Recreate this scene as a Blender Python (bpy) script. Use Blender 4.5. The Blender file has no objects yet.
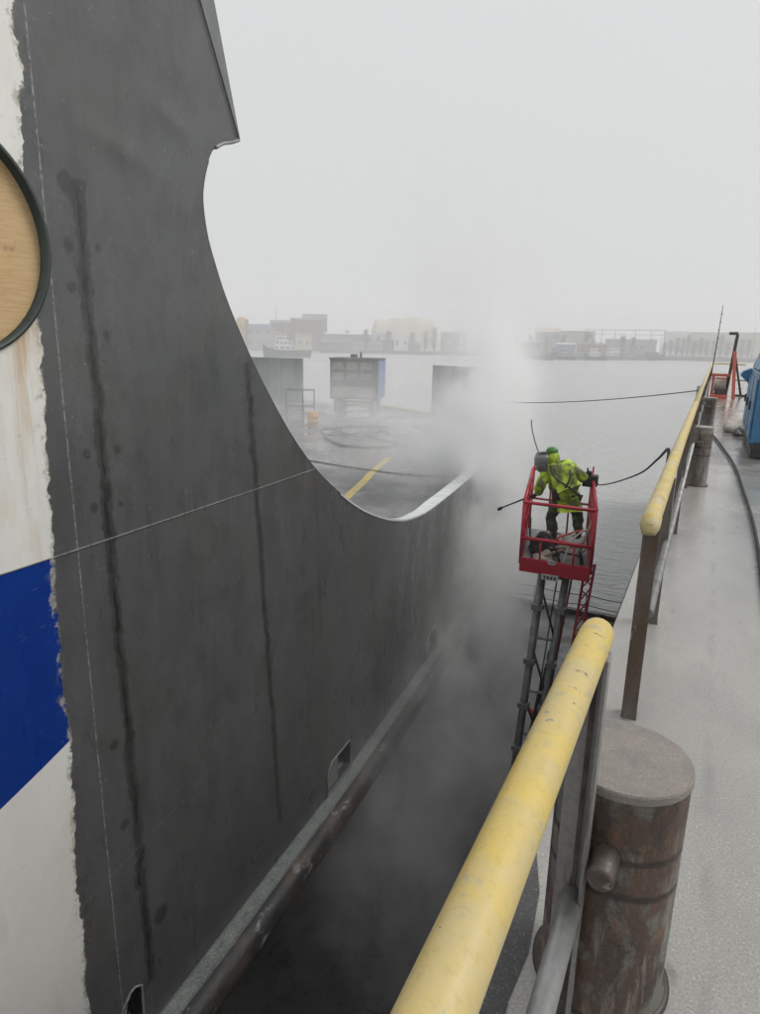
import bpy, bmesh, math, random
from mathutils import Vector, Matrix
from mathutils.geometry import delaunay_2d_cdt
R = random.Random(7)
sc = bpy.context.scene
COL = sc.collection
RAD = math.radians

# ------------------------------------------------------------------ materials
def new_mat(name):
    m = bpy.data.materials.new(name); m.use_nodes = True
    nt = m.node_tree; b = nt.nodes['Principled BSDF']
    return m, nt, b

class N:
    """short hands for shader nodes"""
    def __init__(s, nt): s.nt = nt; s.tc = None
    def node(s, t, **k):
        n = s.nt.nodes.new(t)
        for a, v in k.items(): setattr(n, a, v)
        return n
    def put(s, sock, v):
        if hasattr(v, 'links') or isinstance(v, bpy.types.NodeSocket): s.nt.links.new(v, sock)
        else: sock.default_value = v
    def coord(s, kind='Object'):
        if s.tc is None: s.tc = s.node('ShaderNodeTexCoord')
        return s.tc.outputs[kind]
    def math(s, op, a, b=0.0, c=None, clamp=False):
        n = s.node('ShaderNodeMath', operation=op); n.use_clamp = clamp
        s.put(n.inputs[0], a); s.put(n.inputs[1], b)
        if c is not None: s.put(n.inputs[2], c)
        return n.outputs[0]
    def noise(s, scale, detail=4, rough=.55, stretch=(1, 1, 1), vec=None, off=(0, 0, 0)):
        v = vec or s.coord()
        mp = s.node('ShaderNodeMapping'); s.put(mp.inputs['Vector'], v)
        mp.inputs['Scale'].default_value = stretch; mp.inputs['Location'].default_value = off
        n = s.node('ShaderNodeTexNoise'); s.put(n.inputs['Vector'], mp.outputs[0])
        n.inputs['Scale'].default_value = scale; n.inputs['Detail'].default_value = detail
        n.inputs['Roughness'].default_value = rough
        return n.outputs['Fac']
    def ramp(s, f, lo, hi, a=0.0, b=1.0):
        n = s.node('ShaderNodeMapRange'); n.clamp = True
        s.put(n.inputs[0], f); s.put(n.inputs[1], lo); s.put(n.inputs[2], hi)
        s.put(n.inputs[3], a); s.put(n.inputs[4], b)
        return n.outputs[0]
    def mix(s, f, a, b, mode='MIX'):
        n = s.node('ShaderNodeMix', data_type='RGBA', blend_type=mode)
        s.put(n.inputs[0], f)
        for i, v in ((6, a), (7, b)):
            if isinstance(v, (tuple, list)): v = tuple(v[:3]) + (1,)
            s.put(n.inputs[i], v)
        return n.outputs[2]
    def xyz(s, v=None):
        n = s.node('ShaderNodeSeparateXYZ'); s.put(n.inputs[0], v or s.coord()); return n.outputs
    def bump(s, h, strength=.3, dist=.01, normal=None):
        n = s.node('ShaderNodeBump'); n.inputs['Strength'].default_value = strength
        n.inputs['Distance'].default_value = dist; s.put(n.inputs['Height'], h)
        if normal is not None: s.put(n.inputs['Normal'], normal)
        return n.outputs[0]

def paint(name, col, rough=.5, metal=0.0, col2=None, scale=3.0, lo=.4, hi=.7, bump=.0, bscale=60, stretch=(1, 1, 1),
          rvar=.15, bdist=.004, dirt=None):
    m, nt, b = new_mat(name); n = N(nt)
    c2 = col2 or tuple(x * .75 for x in col)
    f = n.ramp(n.noise(scale, 6, .62, stretch), lo, hi)
    c = n.mix(f, col, c2)
    f2 = n.noise(scale * 9, 4, .6)
    c = n.mix(n.ramp(f2, .3, .75, 0, .35), c, tuple(x * .6 for x in c2))
    if dirt:
        c = n.mix(n.ramp(n.noise(scale * 2.3, 7, .7, stretch, off=(3, 5, 1)), dirt[1], dirt[1] + .06), c, dirt[0])
    n.put(b.inputs['Base Color'], c)
    n.put(b.inputs['Roughness'], n.ramp(n.noise(scale * 2, 3), .3, .7, max(rough - rvar, .05), min(rough + rvar, 1)))
    b.inputs['Metallic'].default_value = metal
    if bump: n.put(b.inputs['Normal'], n.bump(n.noise(bscale, 4, .6), bump, bdist))
    return m

M = {}
def rail_paint():
    m, nt, b = new_mat('chipped_yellow_paint'); n = N(nt)
    c = n.mix(n.ramp(n.noise(7, 6, .65), .42, .62), (.63, .47, .12), (.56, .45, .20))
    c = n.mix(n.ramp(n.noise(3.5, 7, .7, off=(3, 1, 2)), .50, .64, 0, .7), c, (.52, .44, .27))
    c = n.mix(n.ramp(n.noise(60, 5, .7), .52, .68, 0, .5), c, (.44, .34, .12))
    c = n.mix(n.ramp(n.noise(17, 7, .75, off=(7, 1, 2)), .57, .64, 0, .8), c, (.42, .37, .25))
    c = n.mix(n.ramp(n.noise(10, 6, .7, off=(1, 5, 2)), .64, .66), c, (.25, .245, .235))
    c = n.mix(n.ramp(n.noise(26, 5, .7, off=(1, 5, 7)), .665, .70), c, (.16, .08, .035))
    n.put(b.inputs['Base Color'], c); n.put(b.inputs['Roughness'], n.ramp(n.noise(12, 5), .35, .65, .28, .6))
    n.put(b.inputs['Normal'], n.bump(n.noise(90, 5, .7), .35, .003, n.bump(n.noise(9, 4), .35, .006))); return m
M['yellow'] = rail_paint()
M['yellow_plain'] = paint('yellow_paint', (.72, .55, .15), .42, 0, (.62, .50, .24), 9, .45, .62, .25, 120, dirt=((.30, .29, .27), .645))
M['yellow_old'] = paint('worn_yellow_paint', (.60, .48, .18), .5, 0, (.55, .50, .34), 6, .4, .65, .2, 90, dirt=((.30, .17, .07), .68))
M['galv'] = paint('galvanised_steel', (.36, .37, .37), .42, .35, (.22, .22, .215), 7, .4, .65, .15, 80)
M['post'] = paint('rusty_steel_post', (.15, .135, .12), .5, .1, (.10, .065, .045), 8, .42, .62, .25, 60, stretch=(1, 1, .35), dirt=((.26, .25, .24), .6))
M['pin'] = paint('worn_pin_steel', (.11, .09, .08), .5, .1, (.05, .032, .025), 12, .42, .6, .4, 60, dirt=((.26, .24, .22), .6))
M['post_grey'] = paint('grey_steel_post', (.27, .265, .255), .42, .2, (.07, .055, .05), 6, .54, .62, .25, 60, stretch=(2.2, 2.2, .25))  # dark streaks also paint in the shade of the angle's inner corner
M['red'] = paint('red_paint', (.50, .020, .045), .42, 0, (.36, .018, .035), 5, .4, .7)
M['red_pale'] = paint('weathered_red_paint', (.60, .11, .07), .5, 0, (.46, .09, .06), 5, .4, .7)
M['black'] = paint('black_rubber', (.02, .02, .021), .55, 0, (.035, .033, .03), 6)
M['darksteel'] = paint('dark_steel', (.045, .045, .047), .45, .2, (.06, .04, .03), 6)
M['liftgrey'] = paint('grey_lift_steel', (.27, .28, .28), .45, .1, (.13, .135, .135), 6)
M['blue_mach'] = paint('blue_machine_paint', (.045, .20, .40), .4, 0, (.04, .15, .29), 3, .4, .7)
M['hivis'] = paint('hi_vis_cloth', (.54, .76, .04), .6, 0, (.11, .13, .035), 4.2, .44, .58, .5, 22, bdist=.02)
M['hivis_dirty'] = paint('soiled_hi_vis_cloth', (.30, .35, .05), .8, 0, (.12, .13, .04), 10, .4, .6, .4, 25, bdist=.02)
M['trouser'] = paint('dark_work_trousers', (.035, .042, .03), .7, 0, (.16, .20, .04), 6, .56, .66, .4, 25, bdist=.02)
M['glove'] = paint('dark_glove', (.03, .03, .033), .7)
M['skin'] = paint('skin', (.42, .25, .18), .55)
M['green_helmet'] = paint('green_helmet', (.06, .22, .04), .4)
M['visor'] = paint('scuffed_visor', (.13, .135, .14), .3, 0, (.22, .225, .23), 9)
M['wood'] = paint('debris_wood', (.34, .26, .20), .8, 0, (.20, .14, .10), 12)
M['ply'] = None
M['offwhite'] = paint('off_white_paint', (.62, .62, .60), .5, 0, (.48, .48, .46), 4)
M['tarp'] = paint('pale_tarp', (.55, .53, .47), .8, 0, (.40, .37, .32), 6, .4, .6, .5, 8, bdist=.05)
M['rope'] = paint('dark_rope', (.035, .035, .036), .8)
M['paleline'] = paint('pale_bulwark_cap', (.72, .75, .75), .2, 0, (.58, .62, .62), 3, .4, .7, .1, 50)
M['plate_green'] = paint('green_grey_plate', (.085, .155, .135), .55, 0, (.07, .11, .095), 1.4, .4, .65, stretch=(1, 1, .3))
M['plate_brown'] = paint('grey_brown_plate', (.15, .135, .12), .6, 0, (.09, .085, .08), 1.4, .4, .65, stretch=(2, 2, .25))
M['trailer'] = paint('grimy_trailer_panel', (.085, .085, .082), .6, 0, (.045, .046, .045), 2, .4, .65, stretch=(1, 1, .5))
M['trailer_blue'] = paint('faded_blue_panel', (.12, .22, .48), .5, 0, (.11, .18, .36), 2)
M['louvre'] = paint('pale_louvre', (.36, .34, .31), .6, 0, (.22, .21, .19), 4)
M['orange'] = paint('orange_plastic', (.70, .33, .05), .5)
M['yellow_line'] = paint('deck_line_paint', (.72, .52, .10), .5, 0, (.55, .45, .2), 2.5, .4, .6, dirt=((.18, .18, .17), .62))
M['hullgreen'] = paint('dark_green_rim', (.028, .042, .036), .4, 0, (.05, .06, .05), 4)
M['glass_dark'] = paint('dark_window', (.03, .035, .04), .15)

def hull_mat():
    m, nt, b = new_mat('hull_paint'); n = N(nt)
    x, y, z = n.xyz()
    A = lambda *a: n.math(*a)
    wob = n.noise(2.2, 6, .65, (1, 1, 1)); wob2 = n.noise(9, 6, .68, (1, 1, .7))
    # grey primer with drifts, vertical wash marks and orange-peel speckle
    big = n.noise(.55, 5, .6, (1, 1, .8)); ver = n.noise(2.6, 5, .6, (1, 1, .12)); fine = n.noise(45, 3, .6)
    g = n.mix(n.ramp(big, .35, .68), (.118, .122, .123), (.090, .093, .092))
    g = n.mix(n.ramp(ver, .42, .72, 0, .45), g, (.070, .073, .072))
    g = n.mix(n.ramp(n.noise(1.1, 4, .6, (1, 1, .6), off=(9, 2, 4)), .5, .72, 0, .55), g, (.118, .126, .128))
    g = n.mix(n.ramp(fine, .35, .75, 0, .35), g, (.08, .08, .08))
    g = n.mix(n.ramp(n.noise(3.4, 8, .72, (1, 1, .75), off=(1, 4, 8)), .46, .66, 0, .6), g, (.060, .063, .062))
    g = n.mix(n.ramp(n.noise(5.5, 6, .7, (1, 1, .09), off=(6, 4, 8)), .54, .72, 0, .28), g, (.145, .148, .146))
    g = n.mix(n.ramp(n.noise(13, 5, .7, (1, .6, 1.2), off=(2, 2, 5)), .60, .72, 0, .45), g, (.19, .19, .185))
    g = n.mix(n.ramp(n.noise(.8, 4, .6, off=(12, 4, 8)), .52, .70, 0, .32), g, (.098, .086, .070))
    # pale pin-prick flecks
    g = n.mix(n.ramp(n.noise(28, 1, .4, off=(4, 4, 4)), .775, .80, 0, .6), g, (.40, .40, .38))
    # dark weld bands (wobbling)
    def band(y0, slope, z0, hw, zlo, zhi, amt):
        nonlocal g
        c = A('ADD', A('MULTIPLY', A('SUBTRACT', z0, z), slope), y0)
        c = A('ADD', c, A('MULTIPLY', A('SUBTRACT', wob, .5), .15))
        d = A('ABSOLUTE', A('SUBTRACT', y, c))
        d = A('ADD', d, A('MULTIPLY', A('SUBTRACT', wob2, .5), .15))
        f = n.ramp(d, hw, hw + .014, 1, 0)
        f = A('MULTIPLY', f, n.ramp(z, zlo, zlo + .05)); f = A('MULTIPLY', f, n.ramp(z, zhi - .03, zhi, 1, 0))
        core = A('MULTIPLY', n.ramp(d, hw * .25, hw * .5, 1, .62), n.ramp(n.noise(22, 5, .7, (1, 1, .35), off=(y0, 0, 3)), .30, .55, .45, 1))
        f = A('MULTIPLY', A('MULTIPLY', f, core), amt)
        g = n.mix(f, g, (.022, .020, .017))
    band(3.865, .011, 2.9, .055, -4.9, 2.92, .95)
    band(6.03, .075, 1.36, .050, -4.85, 1.5, .75)
    band(7.6, .05, .0, .03, -4.0, -.4, .30)
    band(9.6, .05, .0, .04, -4.4, -1.2, .25)
    for (sy, sz, r) in [(3.77, 2.86, .075), (3.745, 2.41, .045), (3.73, 2.11, .045), (4.03, 2.43, .035), (3.73, .80, .038), (4.06, .80, .034),
                        (3.76, .34, .042), (4.05, .32, .034), (3.74, -1.91, .05), (3.78, -2.81, .055), (6.09, 1.06, .05), (6.03, .51, .05),
                        (4.15, -4.2, .10), (4.05, 1.75, .04)]:
        dy = A('SUBTRACT', y, sy); dz = A('SUBTRACT', z, sz)
        d = A('SQRT', A('ADD', A('MULTIPLY', dy, dy), A('MULTIPLY', dz, dz)))
        d = A('ADD', d, A('MULTIPLY', A('SUBTRACT', wob2, .5), .09))
        g = n.mix(n.ramp(d, r - .012, r + .014, .62, 0), g, (.032, .030, .028))
    # pale weld lines
    dots = n.ramp(n.noise(60, 2, .5, (1, 1, .5)), .42, .60)
    def wline(d, w, amt):
        nonlocal g
        g = n.mix(A('MULTIPLY', A('MULTIPLY', n.ramp(d, w * .5, w, 1, 0), dots), amt), g, (.42, .42, .41))
    dweld = A('ABSOLUTE', A('SUBTRACT', y, 3.555)); wline(dweld, .010, .55)
    dseam = A('ABSOLUTE', A('SUBTRACT', z, .03))
    g = n.mix(A('MULTIPLY', n.ramp(A('ADD', dseam, A('MULTIPLY', wob2, .003)), .0035, .007, .9, 0), n.ramp(n.noise(26, 3, .6, off=(7, 7, 7)), .36, .52, .25, 1)), g, (.40, .40, .385))
    g = n.mix(n.ramp(A('ABSOLUTE', A('SUBTRACT', z, .018)), .003, .007, .55, 0), g, (.03, .03, .03))
    for fy in (5.05, 7.15, 9.4, 11.8, 14.3):      # faint ghost lines of the frames behind the plate
        df = A('ABSOLUTE', A('SUBTRACT', A('ADD', y, A('MULTIPLY', A('SUBTRACT', wob, .5), .03)), fy))
        g = n.mix(A('MULTIPLY', n.ramp(df, .012, .05, 1, 0), n.ramp(n.noise(3, 4, .6, (1, 1, .4), off=(fy, 1, 1)), .45, .62, 0, .4)), g, (.07, .072, .07))
    dg = A('ABSOLUTE', A('SUBTRACT', A('ADD', z, 3.1), A('MULTIPLY', A('SUBTRACT', y, 4.6), .12)))
    wline(A('ADD', dg, n.ramp(y, 5.6, 5.9, 0, 1)), .009, .3)
    # old livery left of the ragged edge: white with a blue band
    edge = A('ADD', 3.325, A('MULTIPLY', z, .037))
    edge = A('ADD', edge, A('MULTIPLY', A('SUBTRACT', n.noise(1.6, 8, .72, (1, 1, 1), off=(2, 7, 3)), .5), .30))
    edge = A('ADD', edge, A('MULTIPLY', A('SUBTRACT', n.noise(14, 3, .6, off=(1, 1, 8)), .5), .035))
    sd = A('SUBTRACT', edge, y)                                   # > 0 inside the old paint
    w = n.mix(n.ramp(n.noise(1.3, 6, .65, (1, 1, .5), off=(0, 3, 0)), .4, .7), (.82, .81, .77), (.74, .73, .69))
    w = n.mix(n.ramp(n.noise(7, 5, .6, (1, 1, .08), off=(0, 3, 0)), .58, .8, 0, .35), w, (.50, .44, .34))
    w = n.mix(n.ramp(n.noise(24, 6, .75, (1, 1, .5), off=(3, 3, 0)), .64, .70, 0, .5), w, (.45, .43, .38))
    w = n.mix(n.ramp(n.noise(2.2, 7, .7, (1, 1, .4), off=(8, 3, 0)), .52, .72, 0, .55), w, (.66, .60, .46))
    # rust weeping from the opening's lower rim
    rz = A('MULTIPLY', n.ramp(z, 1.9, -.6, 1, 0), n.ramp(z, 1.95, 2.0, 1, 0))
    ry = n.ramp(n.noise(6, 4, .7, (1, 1, .10), off=(0, 9, 0)), .44, .62)
    w = n.mix(A('MULTIPLY', A('MULTIPLY', rz, ry), n.ramp(y, 2.95, 3.25, .15, .8)), w, (.50, .30, .10))
    bl = n.mix(n.ramp(n.noise(1.5, 5), .4, .7), (.003, .034, .235), (.004, .040, .275))
    bl = n.mix(n.ramp(n.noise(34, 1, .4), .76, .79, 0, .5), bl, (.25, .32, .45))
    zb = A('ADD', A('MULTIPLY', A('SUBTRACT', y, 2.62), .32), -1.81)
    isb = A('MULTIPLY', A('LESS_THAN', z, .03), A('GREATER_THAN', z, zb))
    old = n.mix(isb, w, bl)
    old = n.mix(A('MULTIPLY', n.ramp(dseam, .006, .012, .7, 0), A('GREATER_THAN', sd, 0)), old, (.05, .05, .06))
    chip = n.ramp(n.noise(9, 5, .7, off=(5, 0, 0)), .48, .56)
    rim = A('MULTIPLY', n.ramp(A('ABSOLUTE', A('SUBTRACT', sd, .012)), .010, .03, 1, 0), chip)
    isold = n.ramp(sd, -.002, .003)
    c = n.mix(isold, g, old)
    c = n.mix(A('MULTIPLY', rim, .8), c, (.46, .43, .36))
    # feathered chips just outside the edge, wide near the opening's top
    ch2 = A('MULTIPLY', n.ramp(A('ABSOLUTE', A('SUBTRACT', sd, -.05)), .03, .07, 1, 0), n.ramp(n.noise(16, 5, .75, off=(5, 2, 0)), .62, .66))
    ch2 = A('MULTIPLY', ch2, n.ramp(A('ABSOLUTE', A('SUBTRACT', z, 3.05)), .1, .45, 1, 0))
    c = n.mix(ch2, c, (.40, .34, .26))
    ch3 = A('MULTIPLY', n.ramp(A('ABSOLUTE', A('SUBTRACT', sd, -.03)), .02, .06, 1, 0), n.ramp(n.noise(20, 6, .78, off=(9, 2, 6)), .66, .70))
    c = n.mix(A('MULTIPLY', ch3, .8), c, (.34, .31, .26))
    pr = A('MULTIPLY', n.ramp(sd, .0, .10, 1, 0), n.ramp(n.noise(11, 7, .75, off=(3, 8, 6)), .58, .64)); pr = A('MULTIPLY', pr, isold)
    c = n.mix(A('MULTIPLY', pr, .8), c, (.17, .175, .17))
    sc2 = A('MULTIPLY', n.ramp(n.noise(30, 2, .5, (1, .25, 2.2), off=(3, 1, 6)), .70, .73), isold); c = n.mix(A('MULTIPLY', sc2, .35), c, (.30, .32, .36))
    n.put(b.inputs['Base Color'], c)
    n.put(b.inputs['Roughness'], n.ramp(n.noise(1.7, 5, .6, (1, 1, .35)), .3, .7, .20, .44))
    b.inputs['Specular IOR Level'].default_value = .5
    h = n.math('MULTIPLY', n.ramp(dweld, 0, .014, 1, 0), 1.0)
    h = n.math('MAXIMUM', h, n.ramp(dseam, 0, .012, 1, 0))
    nb = n.bump(h, .6, .006)
    nb = n.bump(n.noise(.85, 3, .5, (1, 1, .8)), .25, .03, nb)
    # two pressed dents
    def dent(y0, z0, sl, ln, nb):
        u = A('SUBTRACT', y, y0); v = A('SUBTRACT', A('SUBTRACT', z, z0), A('MULTIPLY', u, sl))
        d = A('ADD', A('MULTIPLY', A('MULTIPLY', u, u), ln), A('MULTIPLY', A('MULTIPLY', v, v), 90))
        return n.bump(n.math('POWER', 2.718, n.math('MULTIPLY', d, -1)), .5, .03, nb)
    nb = dent(4.35, 3.22, -.20, 6, nb); nb = dent(4.95, 3.62, -.22, 16, nb)
    nb = n.bump(fine, .16, .003, nb)
    n.put(b.inputs['Normal'], nb)
    return m
M['hull'] = hull_mat()

def ply_mat():
    m, nt, b = new_mat('plywood'); n = N(nt)
    x, y, z = n.xyz()
    s = n.noise(3.0, 4, .6, (1, .5, 5.5))
    rings = n.math('SINE', n.math('MULTIPLY', s, 42))
    c = n.mix(n.ramp(rings, -1, 1), (.62, .43, .21), (.52, .34, .155))
    c = n.mix(n.ramp(n.noise(1.6, 4), .4, .7, 0, .5), c, (.60, .43, .25))
    c = n.mix(n.ramp(n.noise(4, 2, .5, off=(3, 3, 3)), .70, .76), c, (.20, .11, .05))
    n.put(b.inputs['Base Color'], c); b.inputs['Roughness'].default_value = .65
    n.put(b.inputs['Normal'], n.bump(rings, .1, .002))
    return m
M['ply'] = ply_mat()

def fender_mats():
    m, nt, b = new_mat('ledge_paint'); n = N(nt)
    c = n.mix(n.ramp(n.noise(5, 6, .7), .4, .65), (.24, .265, .25), (.15, .17, .16))
    c = n.mix(n.ramp(n.noise(60, 3, .7), .5, .62, 0, .7), c, (.46, .48, .46))
    n.put(b.inputs['Base Color'], c); b.inputs['Roughness'].default_value = .4
    n.put(b.inputs['Normal'], n.bump(n.noise(50, 4), .4, .01))
    M['ledge'] = m
    m, nt, b = new_mat('fender_pipe_paint'); n = N(nt)
    c = n.mix(n.ramp(n.noise(2.2, 7, .7, (1, .5, 1)), .42, .60), (.045, .045, .047), (.11, .085, .065))
    c = n.mix(n.ramp(n.noise(5, 8, .75, (1, .5, 1), off=(4, 1, 1)), .56, .66), c, (.36, .35, .32))
    n.put(b.inputs['Base Color'], c); b.inputs['Roughness'].default_value = .38
    n.put(b.inputs['Normal'], n.bump(n.noise(9, 6, .7), .5, .03))
    M['fender'] = m
fender_mats()

def ground_mats():
    # wet concrete of the walkway; pale specks are frost and painted-in glints
    m, nt, b = new_mat('frost_glint_concrete'); n = N(nt)
    x, y, z = n.xyz()
    c = n.mix(n.ramp(n.noise(.9, 6, .6, (1, .6, 1)), .38, .66), (.395, .385, .362), (.32, .312, .295))
    c = n.mix(n.ramp(n.noise(3.2, 6, .7, (1, .5, 1), off=(5, 5, 0)), .50, .72, 0, .6), c, (.27, .264, .25))
    sp = n.noise(120, 4, .75)
    c = n.mix(n.ramp(sp, .36, .52, .75, 0), c, (.22, .213, .20))
    c = n.mix(n.ramp(sp, .60, .67, 0, .85), c, (.70, .70, .69))
    c = n.mix(n.ramp(n.noise(6, 3, .6, (1, .45, 1), off=(2, 8, 0)), .68, .74, 0, .6), c, (.14, .13, .12))
    c = n.mix(n.ramp(n.noise(1.5, 7, .7, (1, .35, 1), off=(4, 8, 0)), .50, .60, 0, .3), c, (.29, .284, .27))
    c = n.mix(n.ramp(n.noise(2.4, 8, .75, (1, .3, 1), off=(9, 8, 0)), .62, .68, 0, .5), c, (.18, .174, .165))
    # long scuff running along the walkway, and a farther brownish dry stretch
    c = n.mix(n.math('MULTIPLY', n.ramp(n.math('ABSOLUTE', n.math('SUBTRACT', x, .19)), .0, .035, 1, 0), n.ramp(n.noise(5, 4, .6, (1, .4, 1)), .45, .62, 0, .5)), c, (.20, .19, .18))
    c = n.mix(n.ramp(y, 12, 20, 0, .75), c, (.27, .225, .18))
    c = n.mix(n.math('MULTIPLY', n.ramp(y, 8, 11, 0, 1), n.ramp(n.noise(1.2, 4), .45, .6, 0, .6)), c, (.19, .175, .155))
    n.put(b.inputs['Base Color'], c)
    n.put(b.inputs['Roughness'], n.ramp(n.noise(2.1, 5, .6, (1, .5, 1), off=(1, 9, 0)), .42, .62, .05, .30))
    nb = n.bump(sp, .28, .003); nb = n.bump(n.noise(7, 4, .6), .10, .008, nb)
    n.put(b.inputs['Normal'], nb); M['walk'] = m
    # dark gritty strip along the dock edge
    m, nt, b = new_mat('dark_grit'); n = N(nt)
    sp = n.noise(140, 3, .75)
    c = n.mix(n.ramp(sp, .58, .70), (.060, .060, .062), (.34, .34, .34))
    n.put(b.inputs['Base Color'], c); b.inputs['Roughness'].default_value = .45
    n.put(b.inputs['Normal'], n.bump(sp, .8, .006)); M['grit'] = m
    # dock floor, wet
    m, nt, b = new_mat('wet_dock_floor'); n = N(nt)
    c = n.mix(n.ramp(n.noise(.5, 6, .65), .38, .65), (.17, .168, .165), (.11, .108, .106))
    c = n.mix(n.ramp(n.noise(2.5, 6, .7, off=(3, 3, 0)), .56, .66, 0, .75), c, (.045, .043, .040))
    c = n.mix(n.ramp(n.noise(6, 4, .7, off=(8, 3, 0)), .62, .70, 0, .5), c, (.18, .17, .165))
    n.put(b.inputs['Base Color'], c)
    n.put(b.inputs['Roughness'], n.ramp(n.noise(.8, 5, .6, off=(5, 1, 0)), .42, .60, .12, .55))
    n.put(b.inputs['Normal'], n.bump(n.noise(30, 3), .25, .006)); M['floor'] = m
    # harbour water
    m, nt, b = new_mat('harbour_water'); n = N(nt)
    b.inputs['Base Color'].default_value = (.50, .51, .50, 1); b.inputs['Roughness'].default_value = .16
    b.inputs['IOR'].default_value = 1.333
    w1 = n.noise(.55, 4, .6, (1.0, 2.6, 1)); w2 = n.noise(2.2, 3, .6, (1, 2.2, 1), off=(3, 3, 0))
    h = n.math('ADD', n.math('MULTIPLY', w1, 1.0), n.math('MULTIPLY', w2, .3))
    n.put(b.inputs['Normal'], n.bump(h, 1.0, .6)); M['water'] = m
    # wet ship's deck
    m, nt, b = new_mat('wet_ship_deck'); n = N(nt)
    c = n.mix(n.ramp(n.noise(.35, 6, .65), .38, .62), (.21, .21, .21), (.12, .12, .124))
    c = n.mix(n.ramp(n.noise(1.6, 6, .7, off=(3, 3, 0)), .56, .68, 0, .8), c, (.055, .055, .055))
    n.put(b.inputs['Base Color'], c)
    n.put(b.inputs['Roughness'], n.ramp(n.noise(.45, 5, .6, off=(5, 1, 0)), .40, .60, .12, .5))
    n.put(b.inputs['Normal'], n.bump(n.noise(20, 3), .2, .006)); M['deck'] = m
    # bollard: rust with the last of the green-grey paint
    m, nt, b = new_mat('rusty_bollard'); n = N(nt)
    x, y, z = n.xyz(n.coord('Object'))
    c = n.mix(n.ramp(n.noise(9, 7, .75, (1, 1, .4)), .40, .60), (.098, .058, .040), (.042, .029, .023))
    c = n.mix(n.ramp(n.noise(5.0, 7, .72, (1, 1, .55), off=(2.3, 1.1, 4)), .48, .55), c, (.125, .125, .108))
    c = n.mix(n.ramp(n.noise(12, 7, .75, (1, 1, .5), off=(7, 1, 2)), .56, .66, 0, .8), c, (.16, .075, .036))
    c = n.mix(n.ramp(n.noise(16, 6, .7, (1, 1, .16), off=(1, 1, 2)), .54, .66, 0, .75), c, (.24, .21, .18))
    c = n.mix(n.ramp(n.noise(14, 5, .7, (1, 1, .10), off=(4, 6, 2)), .56, .64, 0, .8), c, (.022, .014, .011))
    for zz in (.50, .395):
        d = n.math('ABSOLUTE', n.math('SUBTRACT', n.math('ADD', z, n.math('MULTIPLY', n.noise(3, 2), .05)), zz + .025))
        c = n.mix(n.ramp(d, .006, .014, .85, 0), c, (.022, .014, .010))
    c = n.mix(n.ramp(z, .675, .694, 0, .85), c, (.22, .185, .155))
    n.put(b.inputs['Base Color'], c)
    n.put(b.inputs['Roughness'], n.ramp(n.noise(9, 4), .4, .65, .18, .45))
    n.put(b.inputs['Normal'], n.bump(n.noise(35, 6, .7), .6, .008)); M['bollard'] = m
    m, nt, b = new_mat('bollard_top_grit'); n = N(nt)
    sp = n.noise(230, 3, .75)
    c = n.mix(n.ramp(n.noise(6, 5), .4, .65), (.25, .222, .195), (.175, .162, .148))
    c = n.mix(n.ramp(sp, .57, .66, 0, .55), c, (.50, .48, .46)); c = n.mix(n.ramp(sp, .36, .46, .6, 0), c, (.15, .12, .10))
    n.put(b.inputs['Base Color'], c); n.put(b.inputs['Roughness'], n.ramp(n.noise(8, 4), .4, .6, .15, .4))
    n.put(b.inputs['Normal'], n.bump(sp, .35, .003, n.bump(n.noise(14, 4), .3, .01))); M['bolltop'] = m
ground_mats()
def far(name, a, b_, scale=.12, stretch=(1, 1, 1)): M[name] = paint(name, a, .8, 0, b_, scale, .4, .62, stretch=stretch)
far('far_bank', (.10, .10, .085), (.16, .14, .11)); far('far_brick', (.24, .13, .10), (.17, .12, .11)); far('far_white', (.70, .71, .72), (.60, .6, .6))
far('far_tan', (.52, .43, .31), (.46, .38, .28), .05); far('far_sand', (.68, .61, .50), (.58, .51, .40), .06); far('far_slate', (.12, .125, .14), (.16, .16, .17))
far('far_green', (.16, .20, .18), (.13, .16, .15)); far('far_blue', (.10, .18, .34), (.12, .16, .25)); far('far_quay', (.055, .06, .07), (.09, .09, .095), .3)
far('far_hull', (.012, .015, .024), (.025, .026, .03)); far('far_rust', (.22, .12, .08), (.17, .1, .08)); far('twig', (.075, .065, .055), (.10, .085, .07), 1)
far('far_yellow', (.55, .36, .10), (.45, .3, .1)); far('far_grey', (.33, .33, .34), (.26, .26, .27))

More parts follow.
